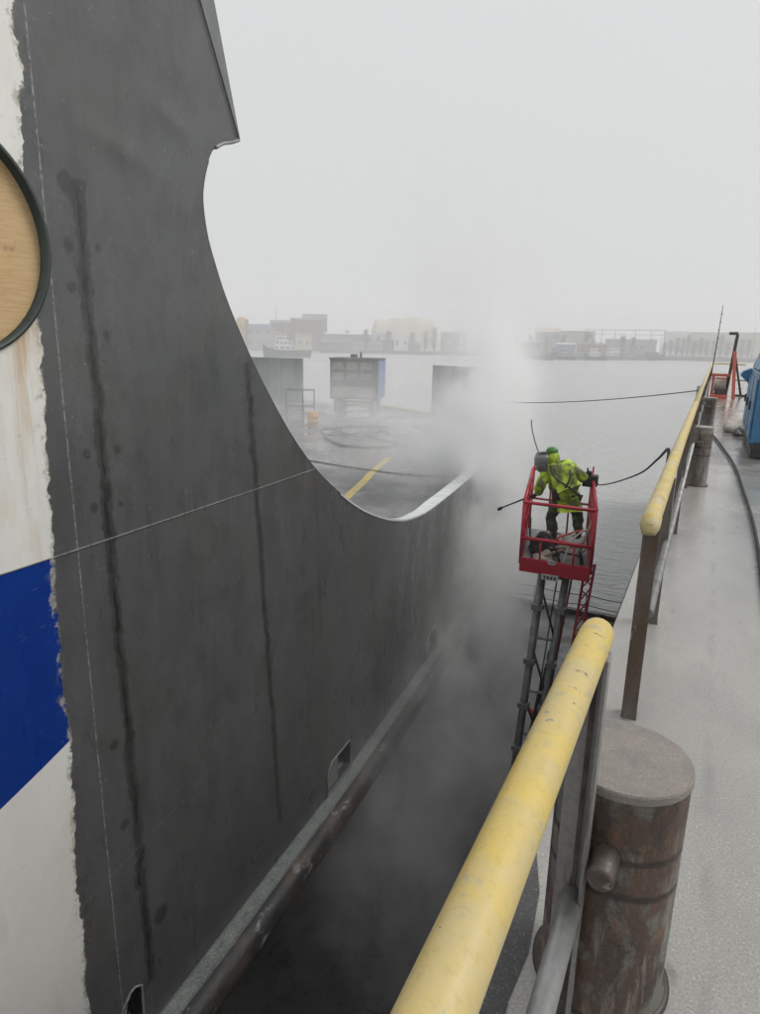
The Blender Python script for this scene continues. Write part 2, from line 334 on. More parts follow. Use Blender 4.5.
# ------------------------------------------------------------------ mesh helpers
class MB:
    def __init__(s): s.bm = bmesh.new(); s.mi = 0
    def face(s, vs, smooth=False):
        try: f = s.bm.faces.new(vs)
        except ValueError: return None
        f.material_index = s.mi; f.smooth = smooth; return f
    def box(s, c, d, rz=0, rx=0, ry=0):
        mt = Matrix.Translation(c) @ Matrix.Rotation(rz, 4, 'Z') @ Matrix.Rotation(ry, 4, 'Y') @ Matrix.Rotation(rx, 4, 'X')
        v = [s.bm.verts.new(mt @ Vector((a * d[0] / 2, b * d[1] / 2, e * d[2] / 2))) for a in (-1, 1) for b in (-1, 1) for e in (-1, 1)]
        for q in ((0, 1, 3, 2), (4, 6, 7, 5), (0, 4, 5, 1), (2, 3, 7, 6), (0, 2, 6, 4), (1, 5, 7, 3)): s.face([v[i] for i in q])
        return s
    def prism(s, pts, off):
        """flat polygon pts (3d) pushed along off"""
        a = [s.bm.verts.new(p) for p in pts]; b = [s.bm.verts.new(Vector(p) + Vector(off)) for p in pts]; k = len(pts)
        s.face(a[::-1]); s.face(b)
        for i in range(k): s.face([a[i], a[(i + 1) % k], b[(i + 1) % k], b[i]])
        return s
    def tube(s, pts, r, n=10, cap=True, closed=False):
        pts = [Vector(p) for p in pts]; k = len(pts); rr = r if isinstance(r, (list, tuple)) else [r] * k
        t = (pts[1] - pts[0]).normalized(); up = Vector((0, 0, 1)) if abs(t.z) < .9 else Vector((1, 0, 0))
        u = t.cross(up).normalized(); rings = []
        for i, p in enumerate(pts):
            if closed: tt = (pts[(i + 1) % k] - pts[i - 1])
            else: tt = pts[min(i + 1, k - 1)] - pts[max(i - 1, 0)]
            tt.normalize(); u = (u - tt * u.dot(tt)).normalized(); w = tt.cross(u)
            rings.append([s.bm.verts.new(p + (u * math.cos(2 * math.pi * j / n) + w * math.sin(2 * math.pi * j / n)) * rr[i]) for j in range(n)])
        for i in range(k if closed else k - 1):
            a, b = rings[i], rings[(i + 1) % k]
            for j in range(n): s.face([a[j], a[(j + 1) % n], b[(j + 1) % n], b[j]], True)
        if cap and not closed: s.face(rings[0][::-1]); s.face(rings[-1])
        return s
    def lathe(s, prof, c, n=24, axis='Z', a0=0, a1=2 * math.pi):
        c = Vector(c); rings = []
        for (r, h) in prof:
            ring = []
            for j in range(n):
                a = 2 * math.pi * j / n
                p = Vector((r * math.cos(a), r * math.sin(a), h))
                if axis == 'X': p = Vector((p.z, p.x, p.y))
                if axis == 'Y': p = Vector((p.x, p.z, p.y))
                ring.append(s.bm.verts.new(c + p))
            rings.append(ring)
        for a, b in zip(rings, rings[1:]):
            for j in range(n): s.face([a[j], a[(j + 1) % n], b[(j + 1) % n], b[j]], True)
        s.face(rings[0][::-1]); s.face(rings[-1]); return s
    def build(s, name, mat, parent=None, bevel=0, recalc=True, loc=None):
        if recalc: bmesh.ops.recalc_face_normals(s.bm, faces=s.bm.faces[:])
        me = bpy.data.meshes.new(name); s.bm.to_mesh(me); s.bm.free()
        for m in (mat if isinstance(mat, (list, tuple)) else [mat]): me.materials.append(m)
        o = bpy.data.objects.new(name, me); COL.objects.link(o)
        if loc is not None:
            me.transform(Matrix.Translation(-Vector(loc))); o.location = loc
        if parent is not None: o.parent = parent
        if bevel:
            b = o.modifiers.new('bevel', 'BEVEL'); b.width = bevel; b.segments = 2; b.limit_method = 'ANGLE'
        return o

def tag(o, label=None, cat=None, group=None, kind=None):
    if label: o['label'] = label
    if cat: o['category'] = cat
    if group: o['group'] = group
    if kind: o['kind'] = kind
    return o
def thing(name, label, cat, group=None, loc=(0, 0, 0), rz=0):
    o = bpy.data.objects.new(name, None); COL.objects.link(o); o.location = loc; o.rotation_euler = (0, 0, rz)
    return tag(o, label, cat, group)
def copy_tree(o, parent=None):
    c = o.copy(); COL.objects.link(c)
    if parent is not None: c.parent = parent
    for ch in [x for x in bpy.data.objects if x.parent == o]: copy_tree(ch, c)
    return c
def curve(pts, n=8):
    """Catmull-Rom through pts"""
    P = [Vector(p) for p in pts]; P = [P[0] * 2 - P[1]] + P + [P[-1] * 2 - P[-2]]; out = []
    for i in range(1, len(P) - 2):
        a, b, c, d = P[i - 1:i + 3]
        for k in range(n):
            t = k / n
            out.append(.5 * ((2 * b) + (c - a) * t + (2 * a - 5 * b + 4 * c - d) * t * t + (3 * b - a - 3 * c + d) * t ** 3))
    out.append(P[-2]); return out

# ------------------------------------------------------------------ camera (eye 1.75 m above the walkway)
cam = bpy.data.cameras.new('camera'); co = bpy.data.objects.new('camera', cam); COL.objects.link(co)
Rm = ((.89505396, .12516072, -.42803412), (.4455692, -.21092033, .87004638), (.01861453, -.96945727, -.24455284))
co.matrix_world = Matrix([[r[0], -r[1], -r[2], e] for r, e in zip(Rm, (0, 0, 1.75))] + [[0, 0, 0, 1]])
cam.sensor_fit = 'VERTICAL'; cam.sensor_height = 36; cam.lens = 660 / 1014 * 36; cam.clip_start = .05; cam.clip_end = 4000
sc.camera = co

# ------------------------------------------------------------------ setting: water, dock, walkway
ZF, ZW = -9.0, -10.2
def sheet(name, x0, y0, x1, y1, z, mat, kind='structure'):
    m = MB(); m.face([m.bm.verts.new(p) for p in ((x0, y0, z), (x1, y0, z), (x1, y1, z), (x0, y1, z))])
    return tag(m.build(name, mat), kind=kind)
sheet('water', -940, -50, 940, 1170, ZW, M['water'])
m = MB(); m.box((-21.7, 5.4, ZF - .75), (42.6, 42, 1.5)); tag(m.build('dock_floor', M['floor']), kind='structure')
m = MB(); m.box((1.81, 20, -4.56), (4.36, 72, 9.0)); dw = tag(m.build('dock_wall', M['darksteel']), 'tall dark steel dock wall under the walkway', 'wall')
# walkway slab on top of the wall, with a gritty edge strip
m = MB(); m.box((1.81, 20, -.03), (4.38, 72.2, .06)); tag(m.build('walkway', M['walk'], bevel=.01), kind='structure')
m = MB(); mb_e = [(-.375, -16), (-.265, -16), (-.265, 1.0), (-.290, 1.45), (-.278, 1.62), (-.30, 1.85), (-.375, 2.1)]
m.face([m.bm.verts.new((x, y, .004)) for x, y in mb_e]); tag(m.build('edge_strip', M['grit']), kind='structure')

# ------------------------------------------------------------------ the ship
def hx(y):
    u = max(y - 3, 0); return -4.5 - .0349 * u - .003 * u * u
def hxin(y, d):                      # offset inboard
    return hx(y) - d
ship = thing('ferry', 'dark grey ferry hull with curved low bulwark, standing in the dock', 'ship', loc=(-4.6, 8, ZF))
bpy.context.view_layer.update()
def ship_part(mb, name, mat, parent=None, **k):
    o = mb.build(name, mat, None, **k)
    o.parent = parent or ship
    o.matrix_parent_inverse = Matrix.Translation(-Vector(ship.location)) if parent is None else Matrix.Identity(4)
    return o
CUT = [(5.98, 3.70), (5.80, 3.62), (5.59, 3.53), (5.47, 3.36), (5.40, 3.18), (5.375, 3.0), (5.42, 2.72), (5.52, 2.47), (5.67, 2.17), (5.91, 1.80), (6.31, 1.27), (6.92, .60),
       (7.55, .05), (8.34, -.47), (9.08, -.87), (9.80, -1.17), (10.5, -1.41), (11.3, -1.61), (12.2, -1.73), (13.1, -1.78), (15.5, -1.78), (19.2, -1.77), (25, -1.74), (35.4, -1.70)]
cut = [(p.x, p.y) for p in curve([(a, b, 0) for a, b in CUT], 5)]
def tri_patch(outline, holes, step, hole_test):
    pts = list(outline); edges = [(i, (i + 1) % len(outline)) for i in range(len(outline))]
    for h in holes:
        o = len(pts); pts += h; edges += [(o + i, o + (i + 1) % len(h)) for i in range(len(h))]
    y = -13.5
    while y < 36:
        z = -5.2
        while z < 9.4:
            pts.append((y, z)); z += step
        y += step
    def near(p, q): return abs(p[0] - q[0]) < .12 and abs(p[1] - q[1]) < .12
    nb = len(outline) + sum(len(h) for h in holes); B = pts[:nb]
    pts = B + [p for p in pts[nb:] if not any(near(p, q) for q in B)]
    r = delaunay_2d_cdt([Vector(p) for p in pts], edges, [list(range(len(outline)))], 1, 1e-5)
    V, F = r[0], r[2]
    return V, [f for f in F if not hole_test(sum((V[i] for i in f), Vector((0, 0))) / len(f))]
PC, PR = (2.76, 2.36), .775
circ = [(PC[0] + PR * math.cos(2 * math.pi * i / 48), PC[1] + PR * math.sin(2 * math.pi * i / 48)) for i in range(48)]
PORTS = []
for (yc, w, zt) in ((3.66, .30, -4.72), (8.36, .90, -4.88), (13.4, .9, -4.85), (18.3, .9, -4.85)):
    z0 = -5.40
    PORTS.append([(yc - w / 2, z0), (yc + w / 2, z0), (yc + w / 2, zt - .06), (yc + w / 2 - .08, zt), (yc - w / 2 + .16, zt), (yc - w / 2, zt - .14)])
def inside(p):
    if (p.x - PC[0]) ** 2 + (p.y - PC[1]) ** 2 < (PR - .001) ** 2: return True
    return any(q[0][0] < p.x < q[1][0] and q[0][1] < p.y < q[4][1] and not (p.x < q[4][0] and p.y > q[5][1] + (p.x - q[5][0]) * (q[4][1] - q[5][1]) / (q[4][0] - q[5][0])) for q in PORTS)
outline = [(-14, 9.5), (-14, -5.45)] + [(35.4, -5.45)] + cut[::-1] + [(5.43, 4.71), (2.8, 9.5)]
V, F = tri_patch(outline, [circ] + PORTS, .55, inside)
m = MB(); vs = [m.bm.verts.new((hx(v.x), v.x, v.y)) for v in V]
for f in F: m.face([vs[i] for i in f], True)
m.bm.normal_update()
for f in m.bm.faces[:]:
    if f.normal.x < 0: f.normal_flip()
hull = ship_part(m, 'hull_plate', M['hull'], recalc=False)
sol = hull.modifiers.new('thickness', 'SOLIDIFY'); sol.thickness = .028; sol.offset = -1; es = hull.modifiers.new('split', 'EDGE_SPLIT'); es.split_angle = RAD(35)
# forward edge of the tall shell: a bent strip, and the hollow lip at its foot
m = MB()
def bent(y, z, yc): return (hx(yc) - (y - yc) * .36, y, z)
cr = [(5.98, 3.70), (5.855, 3.93), (5.43, 4.71), (2.8, 9.5)]; ou = [(6.00, 3.705), (5.955, 3.95), (5.80, 4.83), (4.9, 9.5)]
a = [m.bm.verts.new((hx(y) + .001, y, z)) for y, z in cr]; b = [m.bm.verts.new(bent(y, z, c[0])) for (y, z), c in zip(ou, cr)]
for i in range(3): m.face([a[i], a[i + 1], b[i + 1], b[i]])
fl = ship_part(m, 'edge_flange', M['hull']); sf = fl.modifiers.new('thickness', 'SOLIDIFY'); sf.thickness = .02; sf.offset = -1
m = MB(); lp = [(5.60, 3.535), (5.72, 3.60), (5.86, 3.645), (5.99, 3.70)]
top = [m.bm.verts.new((hx(y) - .004, y, z)) for y, z in lp]
bot = [m.bm.verts.new((hx(y) - .35, y + .02, z - d)) for (y, z), d in zip(lp, (.0, .06, .06, -.02))]
for i in range(3): m.face([top[i], top[i + 1], bot[i + 1], bot[i]])
lipo = ship_part(m, 'shell_lip', M['darksteel']); sl = lipo.modifiers.new('thickness', 'SOLIDIFY'); sl.thickness = .02
m = MB(); m.tube(curve([(hx(y) + .004, y, z) for y, z in lp], 4), .018, 6); ship_part(m, 'lip_bead', M['galv'])
# bulwark cap: a flat pale bar along the low run, tapering out up the curve
m = MB(); prev = None
run = [p for p in cut if p[0] > 8.2]
for i, (y, z) in enumerate(run):
    w = .03 + .27 * min(1, max(0, (y - 9.2) / 4.2)); x = hx(y)
    ring = [m.bm.verts.new(p) for p in ((x + .012, y, z - .02), (x + .012, y, z + .016), (x - w, y, z + .016), (x - w, y, z - .02))]
    if prev:
        for j in range(4): m.face([prev[j], prev[(j + 1) % 4], ring[(j + 1) % 4], ring[j]])
    prev = ring
ship_part(m, 'bulwark_cap', M['paleline'])
m = MB(); m.tube([(hx(y) - .014, y, z) for y, z in cut if y < 9.5 and z < 3.4], .017, 6); ship_part(m, 'cut_edge', M['darksteel'])
# ledge and fender pipe
ys = [-14 + i * .7 for i in range(71)]
m = MB(); prev = None
for y in ys:
    x = hx(y); ring = [m.bm.verts.new(p) for p in ((x - .05, y, -5.452), (x + .145, y, -5.465), (x + .17, y, -5.51), (x - .05, y, -5.6))]
    if prev:
        for j in range(4): m.face([prev[j], prev[(j + 1) % 4], ring[(j + 1) % 4], ring[j]])
    prev = ring
ship_part(m, 'fender_ledge', M['ledge'])
m = MB(); m.tube([(hx(y) + .175, y, -5.70 + .006 * math.sin(y * 2.1)) for y in ys], .205, 20); ship_part(m, 'fender_pipe', M['fender'])
# under-body turning in below the fender
m = MB(); prev = None
for y in ys[::2]:
    x = hx(y); ring = [m.bm.verts.new(p) for p in ((x + .0, y, -5.6), (x - .25, y, -6.6), (x - 1.1, y, -7.5), (x - 2.8, y, -8.0), (x - 9, y, -8.1))]
    if prev:
        for j in range(4): m.face([prev[j], prev[j + 1], ring[j + 1], ring[j]], True)
    prev = ring
ship_part(m, 'bottom_plate', M['darksteel'])
# freeing ports: pocket behind each opening
for q in PORTS:
    y0, y1, z0, z1 = q[0][0], q[1][0], q[0][1], q[4][1]
    m = MB(); d = .45; x = hx((y0 + y1) / 2)
    m.box((x - d - .03, (y0 + y1) / 2, (z0 + z1) / 2), (.04, y1 - y0 + .1, z1 - z0 + .1))
    m.box((x - d / 2 - .03, y1 + .02, (z0 + z1) / 2), (d, .03, z1 - z0 + .1)); m.box((x - d / 2 - .03, y0 - .02, (z0 + z1) / 2), (d, .03, z1 - z0 + .1))
    m.box((x - d / 2 - .03, (y0 + y1) / 2, z1 + .03), (d, y1 - y0 + .1, .03))
    fp = ship_part(m, 'freeing_port', M['black'])
    w_ = y1 - y0; m = MB(); m.prism([(x - .02, y0 + .03, z0), (x - .02, y0 + w_ * .47, z0), (x - .02, y0 + w_ * .47, z0 + (z1 - z0) * .92), (x - .02, y0 + .17, z0 + (z1 - z0) * .86), (x - .02, y0 + .03, z0 + (z1 - z0) * .66)], (-.02, 0, 0))
    m.prism([(x - .02, y0, z0 - .01), (x - .02, y1, z0 - .01), (x - .45, y1, z0 + .10), (x - .45, y0, z0 + .10)], (0, 0, -.02))
    ship_part(m, 'port_sill', M['ledge'], fp)
    m = MB(); m.tube([(hx(p[0]) + .004, p[0], p[1]) for p in q], .014, 6, closed=True); ship_part(m, 'port_frame', M['ledge'], fp)
# round opening boarded with plywood
def ringmesh(r0, r1, x0, x1):
    m = MB(); n = 64; L = []
    for i in range(n):
        a = 2 * math.pi * i / n; c, s_ = math.cos(a), math.sin(a); xx = -4.5
        L.append([m.bm.verts.new((xx + dx, PC[0] + r * c, PC[1] + r * s_)) for r, dx in ((r0, x0), (r0, x1), (r1, x1), (r1, x0))])
    for i in range(n):
        p, q = L[i], L[(i + 1) % n]
        for j in range(4): m.face([p[j], p[(j + 1) % 4], q[(j + 1) % 4], q[j]], True)
    return m
ro = ship_part(ringmesh(PR - .018, PR + .010, -.24, .02), 'round_opening', M['hullgreen'])
m = MB(); m.lathe([(PR - .02, -.02), (PR - .02, 0)], (-4.5 - .062, PC[0], PC[1]), 64, 'X'); ship_part(m, 'plywood_cover', M['ply'], ro)
# deck, far end and its bulwark panels
ZD = -2.6
end = [(-9.55, 35.2), (-11.96, 35.9), (-15.0, 37.6), (-19.3, 40.0), (-23, 40.9), (-26.3, 41.2), (-38, 41.5)]
m = MB(); pts = [(hx(y) - .03, y, ZD) for y in (2, 6, 10, 14, 18, 22, 26, 30, 35.0)] + [(x, y, ZD) for x, y in end] + [(-38, 2, ZD)]
m.prism([(x, y, z - .25) for x, y, z in pts], (0, 0, .25)); ship_part(m, 'deck', M['deck'])
m = MB(); m.prism([(x, y, -8.0) for x, y in [(-9.55, 35.15)] + end[1:]] + [(-38, 40, -8.0)], (0, 0, 5.1)); ship_part(m, 'end_wall', M['hull'])
m = MB()
for (a, b) in zip(end[2:4], end[3:5]):
    d = Vector((b[0] - a[0], b[1] - a[1], 0)); c = (Vector((*a, 0)) + Vector((*b, 0))) / 2
    m.box((c.x, c.y - .12, ZD + .085), (d.length, .28, .17), math.atan2(d.y, d.x))
ship_part(m, 'deck_coaming', M['yellow_line'])
def endpanel(name, x0, y0, x1, y1, h, mat):
    m = MB(); d = Vector((x1 - x0, y1 - y0, 0)); a = math.atan2(d.y, d.x)
    m.box(((x0 + x1) / 2, (y0 + y1) / 2, ZD + h / 2), (d.length, .16, h), a)
    k = 5
    for i in range(k):
        t = (i + .5) / k; c = Vector((x0, y0, 0)) + d * t
        m.box((c.x + .14 * math.sin(a), c.y - .14 * math.cos(a), ZD + h / 2), (.06, .18, h * .98), a)
    return ship_part(m, name, mat)
tag(endpanel('bow_bulwark', -30.9, 38.6, -25.6, 39.5, 3.05, M['plate_green']), 'green grey bow bulwark plate')
tag(endpanel('bow_bulwark', -14.95, 37.25, -10.4, 35.3, 3.0, M['plate_brown']), 'grey brown bow bulwark plate half hidden by steam')
# deck markings
def ribbon(path, w, z, mat, name):
    m = MB(); P = curve([(x, y, z) for x, y in path], 6); prev = None
    for i, p in enumerate(P):
        t = (P[min(i + 1, len(P) - 1)] - P[max(i - 1, 0)]).normalized(); s_ = Vector((-t.y, t.x, 0)) * w / 2
        ring = [m.bm.verts.new(p + s_), m.bm.verts.new(p - s_)]
        if prev: m.face([prev[0], prev[1], ring[1], ring[0]])
        prev = ring
    return ship_part(m, name, mat)
ribbon([(-8.85, 15.7), (-9.6, 18.4), (-10.0, 19.7), (-10.75, 22.6)], .26, ZD + .004, M['yellow_line'], 'deck_line')
ribbon([(-17.6, 33.6), (-14.4, 33.8), (-12.2, 33.2)], .22, ZD + .004, M['yellow_line'], 'deck_line')
m = MB(); m.tube(curve([(-14, 20.6, ZD + .02), (-11, 20.0, ZD + .02), (-8.5, 19.9, ZD + .02), (-7.2, 20.6, ZD + .03)], 8), .02, 6)
tag(m.build('deck_cable', M['rope']), 'thin dark cable lying straight across the ferry deck', 'cable')
# hoses in loops on the deck
m = MB(); P = []
for i in range(34):
    a = i * .52; r = .85 + .35 * math.sin(i * .9) + .2 * R.random()
    P.append((-15.6 + r * 1.5 * math.cos(a) + i * .03, 28.2 + r * 1.6 * math.sin(a), ZD + .06 + .02 * (i % 4)))
m.tube(curve(P, 4), .04, 6); tag(m.build('coiled_hose', M['rope']), 'tangled loops of dark hose on the ferry deck before the trailer', 'hose')
m = MB(); m.tube(curve([(-15.5, 25.6, ZD + .05), (-13.6, 24.0, ZD + .05), (-12.1, 24.3, ZD + .05), (-11.9, 25.8, ZD + .05), (-13.0, 26.3, ZD + .05), (-14.6, 27.8, ZD + .05)], 8), .06, 6)
tag(m.build('deck_hose', M['rope']), 'single open bend of dark hose lying nearest on the ferry deck', 'hose')
m = MB(); m.tube(curve([(-13.6, 31.5, ZD + .05), (-12, 30.6, ZD + .05), (-11.2, 31.6, ZD + .05), (-12.2, 32.3, ZD + .05), (-13.0, 31.2, ZD + .1), (-11.6, 30.2, ZD + .07), (-10.4, 31.0, ZD + .05)], 8), .07, 6)
tag(m.build('deck_hose', M['rope']), 'knotted dark hose on the ferry deck by the brown bow plate', 'hose')

# ------------------------------------------------------------------ machinery trailer on the ferry deck
tr = thing('machinery_trailer', 'boxy grimy trailer with louvred front and blue side on ferry deck', 'trailer', loc=(-19.75, 36.7, ZD), rz=RAD(16))
W_, D_, H0, H1 = 2.95, 2.4, .85, 3.2
m = MB(); m.box((0, 0, (H0 + H1) / 2), (W_, D_, H1 - H0)); m.box((0, 0, H1 + .05), (W_ + .12, D_ + .12, .1)); body = m.build('body', M['trailer'], tr, bevel=.04)
for r in range(2):
    for c in range(3):
        m = MB(); x, z = -.98 + c * .88, 2.82 - r * .62
        m.box((x, -D_ / 2 - .02, z), (.68, .05, .40))
        for k in range(4): m.box((x, -D_ / 2 - .05, z - .14 + k * .095), (.62, .05, .045), rx=.5)
        m.build('louvre', M['louvre'], tr)
m = MB(); m.box((0, -D_ / 2 - .03, 1.28), (W_ - .3, .05, .6)); m.build('lower_panel', M['louvre'], tr)
m = MB(); m.box((0, -D_ / 2 - .03, 1.76), (W_ - .2, .06, .18)); m.build('cross_bar', M['darksteel'], tr)
m = MB(); m.box((W_ / 2 + .02, 0, (H0 + H1) / 2), (.05, D_ - .1, H1 - H0 - .1)); m.build('side_panel', M['trailer_blue'], tr)
m = MB(); m.box((0, 0, .62), (W_ - .3, .2, .12)); m.tube([(-1.0, -.6, .35), (1.0, -.6, .6)], .04, 6); m.build('axle', M['darksteel'], tr)
for x in (-1.1, 1.1):
    for y in (-.8, .8):
        m = MB(); m.lathe([(.2, -.17), (.40, -.15), (.42, 0), (.40, .15), (.2, .17)], (x, y, .42), 20, 'X'); wh = m.build('wheel', M['black'], tr)
        m = MB(); m.lathe([(.05, -.185), (.19, -.18), (.19, .18), (.05, .185)], (x, y, .42), 14, 'X'); m.build('rim', M['galv'], wh)
m = MB(); m.tube([(.15, .1, H1 + .1), (.15, .1, H1 + .42)], .07, 8); m.box((-.3, .2, H1 + .2), (.4, .3, .2)); m.build('exhaust', M['darksteel'], tr)
# steel frame stand and drum on deck
fs = thing('frame_stand', 'open thin steel frame stand on the ferry deck beside orange drum', 'frame', loc=(-19.7, 30.1, ZD), rz=RAD(30))
for x in (-.75, .15, .75):
    for y in (-.35, .35):
        m = MB(); m.tube([(x, y, 0), (x, y, 1.75 if x > 0 else 1.6)], .02, 6); m.build('leg', M['darksteel'], fs)
for z, nm_ in ((1.72, 'top_rail'), (.85, 'lower_rail')):
    m = MB()
    for a, b in (((-.75, -.35), (.75, -.35)), ((-.75, .35), (.75, .35)), ((.75, -.35), (.75, .35)), ((-.75, -.35), (-.75, .35))): m.tube([(*a, z), (*b, z)], .02, 6)
    m.build(nm_, M['darksteel'], fs)
m = MB(); m.lathe([(.26, 0), (.29, .03), (.29, .25), (.305, .27), (.29, .29), (.29, .5), (.305, .52), (.29, .54), (.29, .72), (.26, .75)], (0, 0, 0), 20)
dr = m.build('drum', M['orange']); dr.location = (-18.15, 28.9, ZD); tag(dr, 'small orange drum on the ferry deck beside the frame stand', 'drum')

# ------------------------------------------------------------------ guard rails along the walkway
def angle_post(x, y, h, w, mat, parent, name='post', tilt=0):
    m = MB(); m.box((x, y, h / 2), (w, .012, h)); m.box((x - w / 2 + .006, y + w / 2, h / 2), (.012, w, h)); m.box((x, y + .03, .004), (w * 1.05, w * 1.1, .008))
    return m.build(name, mat, parent)
g1 = thing('guardrail', 'nearest yellow topped guardrail with grey post beside the rusty bollard', 'railing', 'yellow topped guardrails along the dock edge')
RX = -.169
m = MB(); m.tube([(RX - .002, -3, 1.1), (RX - .001, 0, 1.1), (RX, .9, 1.1), (RX, 1.475, 1.1), (RX + .001, 1.50, 1.1), (RX + .001, 1.525, 1.094)], [.038, .038, .038, .038, .0365, .027], 24); rail = m.build('top_rail', M['yellow'], g1)
m = MB(); m.tube([(RX + .020, 1.44, 1.08), (RX + .030, 1.46, 1.045)], .012, 8); m.build('weld_lug', M['yellow'], rail)
m = MB(); m.box((-.167, 1.474, .535), (.075, .010, 1.07)); m.box((-.134, 1.448, .535), (.010, .052, 1.07)); m.box((-.16, 1.465, .005), (.12, .12, .012)); pst = m.build('post', M['post_grey'], g1, bevel=.002)
m = MB(); m.box((-.158, 1.4675, .56), (.012, .004, 1.0)); m.build('corner_shade', M['pin'], pst)  # dark strip added to draw the shade in the angle's inner corner
m = MB(); m.tube([(-.158, -3, .395), (-.158, 1.0, .395), (-.156, 1.468, .395)], .028, 18); m.build('mid_rail', M['galv'], g1)
for y in (-.6, -2.4): angle_post(-.16, y, 1.07, .07, M['post_grey'], g1)
g2 = thing('guardrail', 'long yellow topped guardrail running on past the bollards to the winch', 'railing', 'yellow topped guardrails along the dock edge')
m = MB(); m.tube([(-.17, 3.02, .975), (-.17, 3.04, .998), (-.17, 3.10, 1.0), (-.175, 6, 1.0), (-.175, 10.0, 1.0)], [.030, .040, .040, .038, .038], 20); m.build('top_rail', M['yellow'], g2)
m = MB(); m.tube([(-.175, 10.02, 1.0), (-.17, 20, 1.0), (-.15, 33, 1.0), (-.10, 33.8, 1.02), (.15, 34.3, 1.03), (1.2, 34.4, 1.0)], .038, 14); m.build('top_rail', M['yellow_old'], g2)
m = MB(); m.tube([(-.17, 3.012, .95), (-.17, 3.03, .985), (-.17, 3.12, 1.0)], [.030, .043, .0425], 16); m.build('rail_collar', M['yellow_old'], g2)
m = MB(); m.tube([(-.135, 3.1, .55), (-.135, 33, .55)], .023, 12); m.build('mid_rail', M['galv'], g2)
for i, y in enumerate((3.10, 4.36, 6.72, 9.1, 11.4, 13.8, 16.2, 18.6, 21, 23.4, 26, 29, 32)):
    angle_post(-.165, y, .965, .068, M['post'], g2)

# ------------------------------------------------------------------ bollards
def bollard(x, y, r, h, label, pin=True):
    t = thing('mooring_bollard', label, 'bollard', 'rusty mooring bollards along the walkway', loc=(x, y, 0))
    m = MB(); m.lathe([(r + .015, 0), (r + .012, .012), (r, .018), (r, h - .03), (r - .003, h - .018), (r - .012, h - .006)], (0, 0, 0), 56); m.build('barrel', M['bollard'], t)
    m = MB(); m.lathe([(r + .004, h - .022), (r + .004, h - .003), (r + .001, h + .002), (.02, h + .003)], (0, 0, 0), 56); cp = m.build('cap', M['bolltop'], t); e_ = cp.modifiers.new('split', 'EDGE_SPLIT'); e_.split_angle = RAD(25)
    if pin:
        a = RAD(-92); d = Vector((math.cos(a), math.sin(a), 0)); p = d * (r * .6)
        m = MB(); z = .525 * h / .7
        m.tube([p + Vector((0, 0, z)), d * (r + .085) + Vector((0, 0, z - .01)), d * (r + .093) + Vector((0, 0, z - .01))], [.033, .033, .027], 20); m.build('cross_pin', M['pin'], t)
    m = MB(); m.lathe([(r + .022, .002), (r + .022, .010), (r + .010, .014), (r - .004, .014)], (0, 0, 0), 48); m.build('base_ring', M['darksteel'], t)
    return t
bollard(-.085, 1.665, .166, .70, 'big rusty mooring bollard with gritty pale top, nearest the camera')
bollard(-.045, 9.4, .128, .76, 'slim rusty bollard with wet pale cap, second along the walkway')
bollard(-.03, 15.6, .15, .72, 'rusty brown bollard before the red winch, third along the walkway')

# ------------------------------------------------------------------ things farther along the walkway
m = MB(); P = curve([(.02, 15.6, .03), (.15, 14.6, .03), (.33, 12.6, .03), (.45, 10.95, .03), (.50, 9.26, .03), (.535, 7.86, .03), (.54, 6.64, .03), (.525, 5.6, .03), (.53, 4.2, .03), (.60, 2.5, .03), (.78, .6, .03), (.9, -2.5, .03), (.8, -6, .03)], 10)
m.tube(P, .016, 8); tag(m.build('walkway_hose', M['rope']), 'black hose snaking along the pale concrete walkway', 'hose')
bm_ = thing('blue_generator', 'tall blue machine cabinet on black skids at right of walkway', 'machine', loc=(1.30, 13.6, 0))
m = MB(); m.box((0, 0, .1), (1.25, 2.9, .14)); m.box((-.55, 0, .2), (.1, 2.95, .12)); m.box((.55, 0, .2), (.1, 2.95, .12)); m.build('skid', M['black'], bm_)
m = MB(); m.box((0, 0, .80), (1.32, 2.8, 1.14)); m.build('cabinet', M['blue_mach'], bm_, bevel=.025)
m = MB(); m.prism([(-.66, -.9, 1.38), (-.66, 1.3, 1.38), (-.56, 1.2, 1.72), (-.56, -.8, 1.72)], (1.2, 0, 0)); m.build('hood', M['blue_mach'], bm_, bevel=.02)
m = MB(); m.prism([(-.665, 1.25, 1.05), (-.84, 1.25, 1.22), (-.80, 1.25, 1.30), (-.665, 1.25, 1.36)], (0, .5, 0)); m.build('side_flap', M['blue_mach'], bm_)
for y in (-1.0, 0, 1.0):
    m = MB(); m.box((-.675, y, .78), (.02, .8, .95)); dd = m.build('door', M['blue_mach'], bm_)
    m = MB(); m.box((-.70, y + .3, .8), (.03, .03, .14)); m.build('handle', M['black'], dd)
m = MB(); m.tube([(-.2, .9, 1.72), (-.2, .9, 2.05)], .05, 10); m.build('exhaust', M['darksteel'], bm_)
